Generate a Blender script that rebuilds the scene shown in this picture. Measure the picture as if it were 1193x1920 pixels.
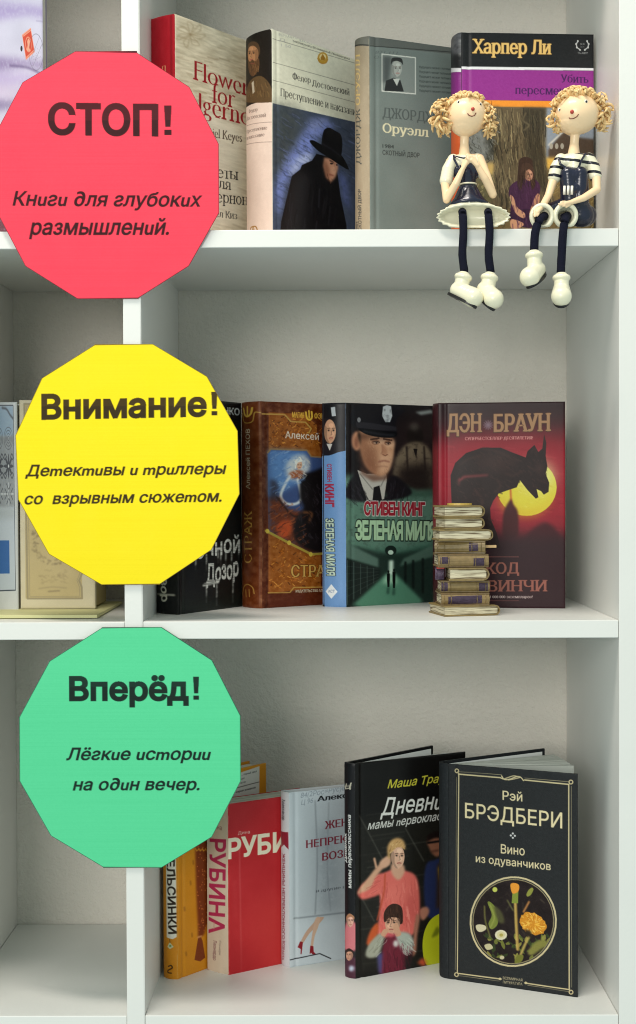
import bpy, bmesh, math, random
import numpy as np
from mathutils import Vector, Matrix

for _o in list(bpy.data.objects):
    bpy.data.objects.remove(_o)
scene = bpy.context.scene
COL = scene.collection
rnd = random.Random(7)
rng = np.random.default_rng(11)

# ------------------------------------------------------------------ camera
cam_data = bpy.data.cameras.new("camera")
cam_data.sensor_fit = 'HORIZONTAL'
cam_data.sensor_width = 36.0
cam_data.lens = 77.1
cam_data.clip_start = 0.05
cam_data.clip_end = 50.0
cam = bpy.data.objects.new("camera", cam_data)
COL.objects.link(cam)
cam.matrix_world = (Matrix.Translation((0.0, -1.31, 0.0)) @ Matrix.Rotation(math.radians(0.26), 4, 'Z')
                    @ Matrix.Rotation(math.radians(90.0 - 0.9), 4, 'X') @ Matrix.Rotation(math.radians(-0.2), 4, 'Z'))
scene.camera = cam

# ------------------------------------------------------------------ light (a room with a ceiling lamp and an added front fill, no sun)
world = bpy.data.worlds.new("World")
scene.world = world
world.use_nodes = True
bg = world.node_tree.nodes["Background"]
bg.inputs["Color"].default_value = (0.82, 1.0, 0.97, 1)
bg.inputs["Strength"].default_value = 0.51


def area_lamp(name, loc, target, sx, sy, power, color):
    ld = bpy.data.lights.new(name, 'AREA')
    ld.shape = 'RECTANGLE'
    ld.size = sx
    ld.size_y = sy
    ld.energy = power
    ld.color = color
    ob = bpy.data.objects.new(name, ld)
    ob.location = loc
    ob.rotation_euler = (Vector(target) - Vector(loc)).to_track_quat('-Z', 'Y').to_euler()
    COL.objects.link(ob)
    return ob


area_lamp("ceiling_lamp", (-0.35, -0.62, 1.75), (0.0, 0.0, 0.0), 0.9, 0.25, 23.0, (1.0, 0.92, 0.82))
area_lamp("front_fill_light", (-1.6, -5.4, 1.0), (0.0, 0.0, 0.0), 1.9, 1.8, 106.0, (1.0, 0.96, 0.89))  # added low frontal fill that brightens the back wall, no known window

scene.cycles.pixel_filter_type = 'BLACKMAN_HARRIS'
scene.cycles.filter_width = 1.05

vs = scene.view_settings
vs.view_transform = 'Standard'
vs.look = 'None'
vs.exposure = 0.20
vs.gamma = 1.0
vs.use_curve_mapping = False


# ------------------------------------------------------------------ helpers
def lin(c):
    c = np.asarray(c, dtype=float) / 255.0
    return np.where(c <= 0.04045, c / 12.92, ((c + 0.055) / 1.055) ** 2.4)


def lin4(c):
    a = lin(c)
    return (float(a[0]), float(a[1]), float(a[2]), 1.0)


def tag(o, label=None, cat=None, group=None, kind=None):
    if label:
        o['label'] = label
    if cat:
        o['category'] = cat
    if group:
        o['group'] = group
    if kind:
        o['kind'] = kind
    return o


def thing(name, label, cat, loc, group=None, rz=0.0):
    o = bpy.data.objects.new(name, None)
    o.empty_display_size = 0.02
    o.location = loc
    o.rotation_euler = (0, 0, rz)
    COL.objects.link(o)
    return tag(o, label, cat, group)


def link(name, me, mats=None, parent=None, loc=None):
    o = bpy.data.objects.new(name, me)
    COL.objects.link(o)
    if parent is not None:
        o.parent = parent
    if loc is not None:
        o.location = loc
    if mats is not None:
        for m in (mats if isinstance(mats, (list, tuple)) else [mats]):
            me.materials.append(m)
    return o


def bm_mesh(bm, name, smooth=False):
    me = bpy.data.meshes.new(name)
    bm.to_mesh(me)
    bm.free()
    if smooth:
        me.polygons.foreach_set("use_smooth", np.ones(len(me.polygons), dtype=bool))
    return me


def add_box(bm, lo, hi, bevel=0.0, seg=2):
    lo, hi = Vector(lo), Vector(hi)
    r = bmesh.ops.create_cube(bm, size=1.0)
    for v in r['verts']:
        v.co = Vector((lo[i] + (v.co[i] + 0.5) * (hi[i] - lo[i]) for i in range(3)))
    if bevel > 0:
        es = list({e for v in r['verts'] for e in v.link_edges})
        bmesh.ops.bevel(bm, geom=es, offset=bevel, segments=seg, affect='EDGES', profile=0.5)


def add_prism(bm, pts, z0, z1):
    """vertical prism over a plan polygon (counter-clockwise seen from above)"""
    lo = [bm.verts.new((p[0], p[1], z0)) for p in pts]
    hi = [bm.verts.new((p[0], p[1], z1)) for p in pts]
    n = len(pts)
    bm.faces.new(list(reversed(lo)))
    bm.faces.new(hi)
    for i in range(n):
        j = (i + 1) % n
        bm.faces.new((lo[i], lo[j], hi[j], hi[i]))


def add_tube(bm, pts, radii, n=10, caps=True):
    pts = [Vector(p) for p in pts]
    rings = []
    for i, p in enumerate(pts):
        a = pts[max(i - 1, 0)]
        b = pts[min(i + 1, len(pts) - 1)]
        t = (b - a).normalized()
        ref = Vector((0, 0, 1)) if abs(t.z) < 0.9 else Vector((0, 1, 0))
        s = t.cross(ref).normalized()
        u = s.cross(t).normalized()
        r = radii[i] if isinstance(radii, (list, tuple)) else radii
        rings.append([bm.verts.new(p + r * (math.cos(2 * math.pi * k / n) * s + math.sin(2 * math.pi * k / n) * u)) for k in range(n)])
    for a, b in zip(rings, rings[1:]):
        for k in range(n):
            bm.faces.new((a[k], a[(k + 1) % n], b[(k + 1) % n], b[k]))
    if caps:
        bm.faces.new(list(reversed(rings[0])))
        bm.faces.new(rings[-1])


def add_ball(bm, c, r, rot=None, sub=2):
    c = Vector(c)
    r = Vector((r, r, r)) if not hasattr(r, '__len__') else Vector(r)
    res = bmesh.ops.create_icosphere(bm, subdivisions=sub, radius=1.0)
    for v in res['verts']:
        q = Vector((v.co.x * r.x, v.co.y * r.y, v.co.z * r.z))
        if rot is not None:
            q = rot @ q
        v.co = q + c


def chain(bm, pts, radii, step=0.35, sub=3):
    """a run of overlapping balls: fused later by a remesh into one tapering limb"""
    pts = [Vector(p) for p in pts]
    for i in range(len(pts) - 1):
        a, b = pts[i], pts[i + 1]
        ra, rb = radii[i], radii[i + 1]
        n = max(2, int((b - a).length / (step * min(ra, rb))))
        for k in range(n + 1):
            t = k / n
            add_ball(bm, a.lerp(b, t), ra + (rb - ra) * t, sub=sub)


def fuse(bm, name, voxel, smooth_iter=6):
    """one continuous skin over everything in bm"""
    me = bm_mesh(bm, name + "_raw")
    tmp = bpy.data.objects.new(name + "_raw", me)
    COL.objects.link(tmp)
    r = tmp.modifiers.new("r", 'REMESH')
    r.mode = 'VOXEL'
    r.voxel_size = voxel
    r.use_smooth_shade = True
    s = tmp.modifiers.new("s", 'SMOOTH')
    s.factor = 0.5
    s.iterations = smooth_iter
    dg = bpy.context.evaluated_depsgraph_get()
    out = bpy.data.meshes.new_from_object(tmp.evaluated_get(dg))
    out.name = name
    out.polygons.foreach_set('use_smooth', np.ones(len(out.polygons), dtype=bool))
    bpy.data.objects.remove(tmp)
    bpy.data.meshes.remove(me)
    return out


# ------------------------------------------------------------------ materials (all node based)
def new_mat(name):
    m = bpy.data.materials.new(name)
    m.use_nodes = True
    nt = m.node_tree
    return m, nt, nt.nodes["Principled BSDF"]


def solid(name, rgb, rough=0.5, spec=0.5, vary=0.08, scale=60.0, bump=0.0, bscale=300.0, coat=0.0):
    """a paint or plastic: its colour broken by fine noise, optional surface relief"""
    m, nt, p = new_mat(name)
    tc = nt.nodes.new('ShaderNodeTexCoord')
    n = nt.nodes.new('ShaderNodeTexNoise')
    n.inputs['Scale'].default_value = scale
    n.inputs['Detail'].default_value = 6
    nt.links.new(tc.outputs['Object'], n.inputs['Vector'])
    mix = nt.nodes.new('ShaderNodeMix')
    mix.data_type = 'RGBA'
    c = lin(rgb)
    mix.inputs[6].default_value = (*(float(v) for v in c * (1 - vary)), 1)
    mix.inputs[7].default_value = (*(float(min(1, v)) for v in c * (1 + vary)), 1)
    nt.links.new(n.outputs['Fac'], mix.inputs[0])
    nt.links.new(mix.outputs[2], p.inputs['Base Color'])
    p.inputs['Roughness'].default_value = rough
    p.inputs['Specular IOR Level'].default_value = spec
    p.inputs['Coat Weight'].default_value = coat
    if bump > 0:
        n2 = nt.nodes.new('ShaderNodeTexNoise')
        n2.inputs['Scale'].default_value = bscale
        n2.inputs['Detail'].default_value = 8
        nt.links.new(tc.outputs['Object'], n2.inputs['Vector'])
        b = nt.nodes.new('ShaderNodeBump')
        b.inputs['Strength'].default_value = bump
        b.inputs['Distance'].default_value = 0.002
        nt.links.new(n2.outputs['Fac'], b.inputs['Height'])
        nt.links.new(b.outputs['Normal'], p.inputs['Normal'])
    return m


def printed(name, rough=0.42, bump=0.06, bscale=900.0, spec=0.5):
    """printed paper or cloth: ink comes from the mesh's own colour attribute"""
    m, nt, p = new_mat(name)
    a = nt.nodes.new('ShaderNodeAttribute')
    a.attribute_name = 'print'
    nt.links.new(a.outputs['Color'], p.inputs['Base Color'])
    tc = nt.nodes.new('ShaderNodeTexCoord')
    n = nt.nodes.new('ShaderNodeTexNoise')
    n.inputs['Scale'].default_value = bscale
    n.inputs['Detail'].default_value = 4
    nt.links.new(tc.outputs['Object'], n.inputs['Vector'])
    n3 = nt.nodes.new('ShaderNodeTexNoise')
    n3.inputs['Scale'].default_value = 30
    n3.inputs['Detail'].default_value = 5
    nt.links.new(tc.outputs['Object'], n3.inputs['Vector'])
    mr = nt.nodes.new('ShaderNodeMapRange')
    mr.inputs['To Min'].default_value = rough - 0.10
    mr.inputs['To Max'].default_value = rough + 0.12
    nt.links.new(n3.outputs['Fac'], mr.inputs['Value'])
    nt.links.new(mr.outputs['Result'], p.inputs['Roughness'])
    p.inputs['Specular IOR Level'].default_value = spec
    b = nt.nodes.new('ShaderNodeBump')
    b.inputs['Strength'].default_value = bump
    b.inputs['Distance'].default_value = 0.001
    add = nt.nodes.new('ShaderNodeMath')
    add.operation = 'MULTIPLY_ADD'
    add.inputs[1].default_value = 0.6
    nt.links.new(n3.outputs['Fac'], add.inputs[0])
    nt.links.new(n.outputs['Fac'], add.inputs[2])
    nt.links.new(add.outputs['Value'], b.inputs['Height'])
    nt.links.new(b.outputs['Normal'], p.inputs['Normal'])
    return m


M_GLOSS = printed('printed_laminate', 0.34, 0.05, 900.0, 0.22)
M_MATTE = printed('printed_paper', 0.6, 0.08)
M_CLOTH = printed('printed_bookcloth', 0.62, 0.25, 1500.0, 0.2)
M_PAGES = printed('page_edges', 0.85, 0.2, 1800.0, 0.2)
M_BOARD = solid('white_melamine', (228, 228, 224), 0.42, 0.45, 0.03, 14.0, 0.06, 260.0)


def plaster():
    m, nt, p = new_mat('rough_painted_plaster')
    tc = nt.nodes.new('ShaderNodeTexCoord')
    n = nt.nodes.new('ShaderNodeTexNoise')
    n.inputs['Scale'].default_value = 9
    n.inputs['Detail'].default_value = 7
    nt.links.new(tc.outputs['Object'], n.inputs['Vector'])
    mix = nt.nodes.new('ShaderNodeMix')
    mix.data_type = 'RGBA'
    mix.inputs[6].default_value = (0.73, 0.69, 0.62, 1)
    mix.inputs[7].default_value = (0.81, 0.77, 0.70, 1)
    nt.links.new(n.outputs['Fac'], mix.inputs[0])
    nt.links.new(mix.outputs[2], p.inputs['Base Color'])
    p.inputs['Roughness'].default_value = 0.8
    n2 = nt.nodes.new('ShaderNodeTexNoise')
    n2.inputs['Scale'].default_value = 210
    n2.inputs['Detail'].default_value = 5
    n2.inputs['Roughness'].default_value = 0.6
    nt.links.new(tc.outputs['Object'], n2.inputs['Vector'])
    b = nt.nodes.new('ShaderNodeBump')
    b.inputs['Strength'].default_value = 0.6
    b.inputs['Distance'].default_value = 0.004
    nt.links.new(n2.outputs['Fac'], b.inputs['Height'])
    nt.links.new(b.outputs['Normal'], p.inputs['Normal'])
    return m


M_WALL = plaster()

# ------------------------------------------------------------------ bookcase and wall
ZT, ZM, ZB = 0.2503, -0.1256, -0.5075      # tops of the three boards
TH = 0.0170                                 # board thickness
YB = 0.283                                  # the wall behind
XP0, XP1 = -0.1925, -0.1752                 # partition
XR = 0.2832                                 # right side panel

bm = bmesh.new()
add_box(bm, (-1.2, YB, -1.0), (1.2, YB + 0.05, 1.1))
tag(link('back_wall', bm_mesh(bm, 'back_wall'), M_WALL), kind='structure')

case = thing('bookcase', 'white melamine bookcase with a partition and open bays, holding everything', 'bookcase', (0, 0, ZB))


def board(name, lo, hi, bev=0.0008):
    b = bmesh.new()
    add_box(b, lo, hi, bev)
    me = bm_mesh(b, name)
    o = link(name, me, M_BOARD, case)
    o.matrix_parent_inverse = Matrix.Translation((0, 0, -ZB))
    return o


for z in (0.6265, ZT, ZM, ZB):
    t = TH if z > ZB else 0.022
    board('shelf', (XP1 + 0.0003, 0.0, z - t), (XR - 0.0003, YB - 0.003, z))
    board('shelf', (-0.362, 0.0004, z - t - 0.0005), (XP0 - 0.0003, YB - 0.003, z - 0.0005))
b = bmesh.new()
add_prism(b, [(XP0, -0.0006), (XP1, -0.0006), (XP1 + 0.0055, YB - 0.0005), (XP0, YB - 0.0005)], ZB - 0.0217, 0.66)
bmesh.ops.bevel(b, geom=[e for e in b.edges if abs(e.verts[0].co.z - e.verts[1].co.z) > 0.1], offset=0.0008, segments=2, affect='EDGES')
o = link('partition', bm_mesh(b, 'partition'), M_BOARD, case)
o.matrix_parent_inverse = Matrix.Translation((0, 0, -ZB))
board('side_panel', (XR, -0.0012, ZB - 0.0222), (XR + 0.0365, YB - 0.001, 0.66))
board('side_panel', (-0.380, -0.0012, ZB - 0.0222), (-0.3625, YB - 0.001, 0.66))
board('plinth', (-0.362, 0.004, ZB - 0.10), (XR + 0.0365, 0.02, ZB - 0.0225))
board('side_panel', (XR + 0.0368, -0.001, ZB - 0.10), (XR + 0.0545, YB - 0.001, 0.66))


# ------------------------------------------------------------------ printing: a small ink rasteriser (pure numpy)
def box1(a, r, ax):
    if r < 1:
        return a
    pad = [(0, 0), (0, 0)]
    pad[ax] = (r + 1, r)
    c = np.cumsum(np.pad(a, pad, mode='edge'), axis=ax)
    n = 2 * r + 1
    if ax == 0:
        return (c[n:] - c[:-n]) / n
    return (c[:, n:] - c[:, :-n]) / n


def soft(a, r):
    r = int(round(r))
    for _ in range(2):
        a = box1(box1(a, r, 0), r, 1)
    return a


def raster(contours, h, w, SS=3):
    acc = np.zeros((h * SS, w + 2))
    for P in contours:
        P = np.asarray(P, float)
        Q = np.roll(P, -1, axis=0)
        for (x0, y0), (x1, y1) in zip(P, Q):
            if y0 == y1:
                continue
            s = 1.0
            if y0 > y1:
                x0, y0, x1, y1, s = x1, y1, x0, y0, -1.0
            r0 = max(0, math.ceil(y0 * SS - 0.5))
            r1 = min(h * SS - 1, math.ceil(y1 * SS - 0.5) - 1)
            if r1 < r0:
                continue
            rows = np.arange(r0, r1 + 1)
            xs = x0 + ((rows + 0.5) / SS - y0) * (x1 - x0) / (y1 - y0)
            xs = np.clip(xs, 0, w)
            ci = np.floor(xs).astype(int)
            fr = xs - ci
            acc[rows, ci] += s * (1 - fr)
            acc[rows, ci + 1] += s * fr
    cov = np.clip(np.abs(np.cumsum(acc, axis=1)[:, :w]), 0, 1)
    return cov.reshape(h, SS, w).mean(axis=1)


def smooth_pts(P, closed=True, n=6):
    P = np.asarray(P, float)
    if closed:
        A, B, C, D = np.roll(P, 1, 0), P, np.roll(P, -1, 0), np.roll(P, -2, 0)
    else:
        E = np.vstack([2 * P[0] - P[1], P, 2 * P[-1] - P[-2]])
        A, B, C, D = E[:-3], E[1:-2], E[2:-1], E[3:]
    out = []
    for a, b_, c, d in zip(A, B, C, D):
        for k in range(n):
            t = k / n
            out.append(0.5 * ((2 * b_) + (c - a) * t + (2 * a - 5 * b_ + 4 * c - d) * t * t + (3 * b_ - a - 3 * c + d) * t ** 3))
    if not closed:
        out.append(P[-1])
    return np.array(out)


def vnoise(h, w, sy, sx=None, octaves=3, seed=0):
    """value noise, cells of sy by sx ink dots, 0..1"""
    sx = sx or sy
    g = np.random.default_rng(seed)
    tot = np.zeros((h, w))
    amp, norm = 1.0, 0.0
    for _ in range(octaves):
        gh, gw = int(h / sy) + 3, int(w / sx) + 3
        G = g.random((gh, gw))
        y, x = np.arange(h) / sy, np.arange(w) / sx
        yi, xi = y.astype(int), x.astype(int)
        fy, fx = y - yi, x - xi
        fy, fx = (fy * fy * (3 - 2 * fy))[:, None], (fx * fx * (3 - 2 * fx))[None, :]
        a = G[yi][:, xi] * (1 - fx) + G[yi][:, xi + 1] * fx
        c = G[yi + 1][:, xi] * (1 - fx) + G[yi + 1][:, xi + 1] * fx
        tot += amp * (a * (1 - fy) + c * fy)
        norm += amp
        amp *= 0.5
        sy, sx = max(1.0, sy / 2), max(1.0, sx / 2)
    return tot / norm


_tc = bpy.data.curves.new('type', 'FONT')
_to = bpy.data.objects.new('type', _tc)
COL.objects.link(_to)
CAP, XH = 0.728, 0.546


def outlines(s, bold=0.0, serif=False, shear=0.0, spacing=1.0, foot=1.0):
    _tc.body = s
    _tc.space_character = spacing
    dg = bpy.context.evaluated_depsgraph_get()
    dg.update()
    oe = _to.evaluated_get(dg)
    cv = oe.to_curve(dg)
    cs = []
    for sp in cv.splines:
        bp = sp.bezier_points
        n = len(bp)
        pts = []
        for i in range(n):
            p0, h0 = np.array(bp[i].co[:2]), np.array(bp[i].handle_right[:2])
            q = bp[(i + 1) % n]
            h1, p1 = np.array(q.handle_left[:2]), np.array(q.co[:2])
            d = p1 - p0
            L = np.hypot(*d)
            if L < 1e-6:
                continue
            straight = abs(np.cross(d, h0 - p0)) < 1e-4 * L + 1e-6 and abs(np.cross(d, h1 - p0)) < 1e-4 * L + 1e-6
            for t in ([0.0] if straight else [0, 0.25, 0.5, 0.75]):
                pts.append((1 - t) ** 3 * p0 + 3 * t * (1 - t) ** 2 * h0 + 3 * t * t * (1 - t) * h1 + t ** 3 * p1)
        if len(pts) > 2:
            cs.append(np.array(pts))
    oe.to_curve_clear()
    if not cs:
        return [np.zeros((3, 2))]

    def area(p):
        q = np.roll(p, -1, 0)
        return 0.5 * np.sum(p[:, 0] * q[:, 1] - q[:, 0] * p[:, 1])
    def inside1(pt, p):
        q = np.roll(p, -1, 0)
        c = (p[:, 1] > pt[1]) != (q[:, 1] > pt[1])
        x = p[:, 0] + (pt[1] - p[:, 1]) / np.where(q[:, 1] == p[:, 1], 1e-9, q[:, 1] - p[:, 1]) * (q[:, 0] - p[:, 0])
        return int(np.sum(c & (x > pt[0]))) % 2

    def inside(p, q):
        return all(inside1(pt, q) for pt in p[::max(1, len(p) // 6)])
    # outer outlines counter-clockwise, holes clockwise, whatever font a letter came from
    cs = [p if (area(p) > 0) == (sum(inside(p, q) for q in cs if q is not p) % 2 == 0) else p[::-1] for p in cs]
    sgn = 1.0

    def grow(p, dx, dy):
        a, b_ = np.roll(p, 1, 0), np.roll(p, -1, 0)
        e0, e1 = p - a, b_ - p
        e0 = e0 / (np.linalg.norm(e0, axis=1, keepdims=True) + 1e-9)
        e1 = e1 / (np.linalg.norm(e1, axis=1, keepdims=True) + 1e-9)
        n = np.stack([e0[:, 1] + e1[:, 1], -(e0[:, 0] + e1[:, 0])], 1) * sgn
        den = 1 + np.sum(e0 * e1, axis=1, keepdims=True)
        n = n / np.maximum(den, 0.5)
        return p + n * np.array([dx, dy])
    extra = []
    if serif:
        for p in cs:
            q = np.roll(p, -1, 0)
            for (x0, y0), (x1, y1) in zip(p, q):
                L = abs(x1 - x0)
                if abs(y1 - y0) < 0.004 and 0.035 < L < 0.17:
                    for lv, up in ((0.0, 1), (XH, -1), (CAP, -1), (-0.205, 1)):
                        if abs(y0 - lv) < 0.035:
                            xa, xb = min(x0, x1) - 0.085 * foot - bold, max(x0, x1) + 0.085 * foot + bold
                            t = 0.05 * foot * up
                            r = np.array([(xa, y0), (xb, y0), (xb - 0.03, y0 + t * 1.15), (xa + 0.03, y0 + t * 1.15)])
                            if area(r) * sgn < 0:
                                r = r[::-1]
                            extra.append(r)
        cs = [grow(p, bold + 0.008, bold - 0.026) for p in cs]
    elif bold:
        cs = [grow(p, bold, bold) for p in cs]
    cs = cs + extra
    if shear:
        cs = [np.stack([p[:, 0] + shear * p[:, 1], p[:, 1]], 1) for p in cs]
    return cs


class Art:
    """one printed face. quad: its corners (top left, top right, bottom right, bottom left) in measuring units;
    frame: offset and scale that turn the numbers used for drawing into those units"""

    def __init__(self, quad, frame=(0, 0, 1.0), step=0.9, base=(255, 255, 255), minw=24):
        q = np.asarray(quad, float)
        self.w = max(minw, int(max(np.hypot(*(q[1] - q[0])), np.hypot(*(q[2] - q[3]))) / step))
        self.h = int(max(np.hypot(*(q[3] - q[0])), np.hypot(*(q[2] - q[1]))) / step)
        self.f = frame
        A, B = [], []
        for (x, y), (u, v) in zip(q, [(0, 0), (1, 0), (1, 1), (0, 1)]):
            A += [[x, y, 1, 0, 0, 0, -u * x, -u * y], [0, 0, 0, x, y, 1, -v * x, -v * y]]
            B += [u, v]
        self.H = np.append(np.linalg.solve(np.array(A), np.array(B)), 1).reshape(3, 3)
        self.img = np.empty((self.h, self.w, 3))
        self.img[:] = base

    def pt(self, P):
        P = np.atleast_2d(np.asarray(P, float)) * self.f[2] + np.array(self.f[:2])
        X = np.c_[P, np.ones(len(P))] @ self.H.T
        return X[:, :2] / X[:, 2:3] * np.array([self.w, self.h])

    def put(self, mask, col, a=1.0):
        m = (mask * a)[:, :, None]
        self.img = self.img * (1 - m) + np.asarray(col, float) * m
        return self

    def poly(self, P, col, a=1.0, blur=0, sm=False, tex=0.0, seed=1):
        P = self.pt(smooth_pts(P) if sm else P)
        m = raster([P], self.h, self.w)
        if blur > 1:
            m = soft(m, blur)
        if tex:
            m = m * np.clip(1 - tex + 2 * tex * vnoise(self.h, self.w, 6, seed=seed), 0, 1)
        return self.put(m, col, a)

    def ell(self, cx, cy, rx, ry, col, a=1.0, blur=0, rot=0.0):
        t = np.linspace(0, 2 * math.pi, 36, endpoint=False)
        x, y = rx * np.cos(t), ry * np.sin(t)
        c, s = math.cos(rot), math.sin(rot)
        return self.poly(np.stack([cx + x * c - y * s, cy + x * s + y * c], 1), col, a, blur)

    def line(self, P, width, col, a=1.0, blur=0, sm=False, closed=False):
        P = np.asarray(P, float)
        if sm:
            P = smooth_pts(P, closed)
        if closed:
            P = np.vstack([P, P[:1]])
        C = self.pt(P)
        w = width * self.f[2] * self.h / max(1e-6, self._pxh())
        m = np.zeros((self.h, self.w))
        for p, q in zip(C, C[1:]):
            r = w / 2 + 2
            x0, x1 = int(max(0, min(p[0], q[0]) - r)), int(min(self.w, max(p[0], q[0]) + r + 1))
            y0, y1 = int(max(0, min(p[1], q[1]) - r)), int(min(self.h, max(p[1], q[1]) + r + 1))
            if x1 <= x0 or y1 <= y0:
                continue
            gy, gx = np.mgrid[y0:y1, x0:x1] + 0.5
            d = q - p
            L2 = max(1e-9, d @ d)
            t = np.clip(((gx - p[0]) * d[0] + (gy - p[1]) * d[1]) / L2, 0, 1)
            dist = np.hypot(gx - p[0] - t * d[0], gy - p[1] - t * d[1])
            k = np.clip(max(w, 0.9) / 2 - dist + 0.5, 0, 1) * min(1.0, max(w, 0.35) / 0.9)
            m[y0:y1, x0:x1] = np.maximum(m[y0:y1, x0:x1], k)
        if blur:
            m = soft(m, blur)
        return self.put(m, col, a)

    def _pxh(self):
        Hi = np.linalg.inv(self.H)
        c = []
        for u, v in ((0.5, 0), (0.5, 1)):
            x = Hi @ np.array([u, v, 1])
            c.append(x[:2] / x[2])
        return np.hypot(*(c[1] - c[0]))

    def text(self, s, p0, p1, cap, col, a=1.0, bold=0.0, serif=False, shear=0.0, up=None, blur=0, edge=None, edge_w=0.03,
             spacing=1.0, xh=False, wob=0.0):
        """s from baseline-left p0 to baseline-right p1, capitals cap tall (x-height if xh); up: direction of the letters' tops"""
        if xh:
            cap = cap * CAP / XH
        up = np.array((0, -1.0) if up is None else up, float)
        c0, c1, ct = self.pt([p0, p1, (p0[0] + up[0] * cap, p0[1] + up[1] * cap)])
        for pas in ((0, 1) if edge is not None else (1,)):
            cs = outlines(s, bold + (edge_w if pas == 0 else 0), serif, shear, spacing, 1.0 if cap * self.f[2] > 17 else 0.62)
            if pas == 0 or edge is None:
                al = np.vstack(cs)
                xa, xb = al[:, 0].min(), al[:, 0].max()
            out = []
            for p in cs:
                y = p[:, 1:2] / CAP
                if wob:
                    y = y + wob * np.sin(p[:, 0:1] * 5.0)
                out.append(c0 + (p[:, 0:1] - xa) / max(1e-6, xb - xa) * (c1 - c0) + y * (ct - c0))
            m = raster(out, self.h, self.w)
            if blur:
                m = soft(m, blur)
            self.put(m, edge if pas == 0 else col, a)
        return self

    def noise(self, amp, sy, sx=None, octaves=3, seed=0, col=None):
        n = vnoise(self.h, self.w, sy, sx, octaves, seed) * 2 - 1
        if col is None:
            self.img = self.img + (amp * n)[:, :, None]
        else:
            self.put(np.clip(n * 2, 0, 1), col, amp)
        return self

    def vgrad(self, top, bottom, a=1.0):
        t = np.linspace(0, 1, self.h)[:, None, None]
        self.img = self.img * (1 - a) + (np.asarray(top, float) * (1 - t) + np.asarray(bottom, float) * t) * a
        return self

    def wear(self, amt=0.35, col=(225, 220, 210), seed=5):
        """rubbed edges and a little soiling, as on a library book"""
        yy, xx = np.mgrid[0:self.h, 0:self.w]
        d = np.minimum(np.minimum(xx, self.w - 1 - xx), np.minimum(yy, self.h - 1 - yy))
        n = vnoise(self.h, self.w, 9, seed=seed)
        self.put(np.clip(1.6 - d, 0, 1) * np.clip(n * 2.4 - 0.9, 0, 1), col, amt)
        self.img = self.img + (rng.normal(0, 1.6, (self.h, self.w)))[:, :, None]
        return self

    def colors(self):
        return lin(np.clip(self.img, 0, 255)).astype(np.float32)


def grid_mesh(name, C, pos, edge_col, closed_back=True):
    """C: h x w x 3 ink; pos(u, v, k) -> front (k=0) or back (k=1) positions for arrays u, v.  A solid sheet with ink on its front."""
    h, w = C.shape[:2]
    u = (np.arange(w) / (w - 1))
    v = (np.arange(h) / (h - 1))
    U, V = np.meshgrid(u, v)
    front = pos(U.ravel(), V.ravel(), 0)
    idx = np.arange(h * w).reshape(h, w)
    quads = np.stack([idx[:-1, :-1], idx[1:, :-1], idx[1:, 1:], idx[:-1, 1:]], -1).reshape(-1, 4)
    ring = np.concatenate([idx[0, :-1], idx[:-1, -1], idx[-1, :0:-1], idx[:0:-1, 0]])
    ru, rv = U.ravel()[ring], V.ravel()[ring]
    back = pos(ru, rv, 1)
    nb = len(ring)
    o1, o2 = h * w, h * w + nb
    verts = np.concatenate([front, front[ring], back])
    k = np.arange(nb)
    kn = (k + 1) % nb
    side = np.stack([o1 + k, o1 + kn, o2 + kn, o2 + k], -1)
    cols = np.concatenate([C.reshape(-1, 3), np.tile(edge_col, (nb * 2, 1))]).astype(np.float32)
    # the back: a quad strip between the top and the bottom runs of the ring
    bt = o2 + np.arange(0, w)
    bb = o2 + (w - 1 + h - 1) + np.arange(0, w)
    bb = bb[::-1]
    strip = np.stack([bt[:-1], bt[1:], bb[1:], bb[:-1]], -1)
    F = np.concatenate([quads, side, strip]).astype(np.int32)
    me = bpy.data.meshes.new(name)
    me.vertices.add(len(verts))
    me.vertices.foreach_set('co', verts.astype(np.float32).ravel())
    me.loops.add(F.size)
    me.loops.foreach_set('vertex_index', F.ravel())
    me.polygons.add(len(F))
    me.polygons.foreach_set('loop_start', np.arange(0, F.size, 4, dtype=np.int32))
    sm = np.zeros(len(F), dtype=bool)
    sm[:len(quads)] = True
    me.update(calc_edges=True)
    me.polygons.foreach_set('use_smooth', sm)
    at = me.attributes.new('print', 'FLOAT_COLOR', 'POINT')
    at.data.foreach_set('color', np.c_[cols, np.ones(len(cols), np.float32)].astype(np.float32).ravel())
    me.validate()
    return me


def color_all(me, fn):
    n = len(me.vertices)
    co = np.empty(n * 3, np.float32)
    me.vertices.foreach_get('co', co)
    c = fn(co.reshape(-1, 3))
    at = me.attributes.new('print', 'FLOAT_COLOR', 'POINT')
    at.data.foreach_set('color', np.c_[c, np.ones(n)].astype(np.float32).ravel())


def plan_slab(name, a, b_, z0, z1, t, n, col, mat, parent):
    """an upright board from plan point a to b_, thickness t towards n"""
    bm_ = bmesh.new()
    a, b_, n = np.array(a), np.array(b_), np.array(n)
    pts = [a, b_, b_ + n * t, a + n * t]
    q = np.roll(np.array(pts), -1, 0)
    pa = np.array(pts)
    if np.sum(pa[:, 0] * q[:, 1] - q[:, 0] * pa[:, 1]) < 0:
        pts = pts[::-1]
    add_prism(bm_, pts, z0, z1)
    me = bm_mesh(bm_, name)
    color_all(me, lambda co: np.tile(lin(col), (len(co), 1)))
    return link(name, me, mat, parent)


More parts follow.
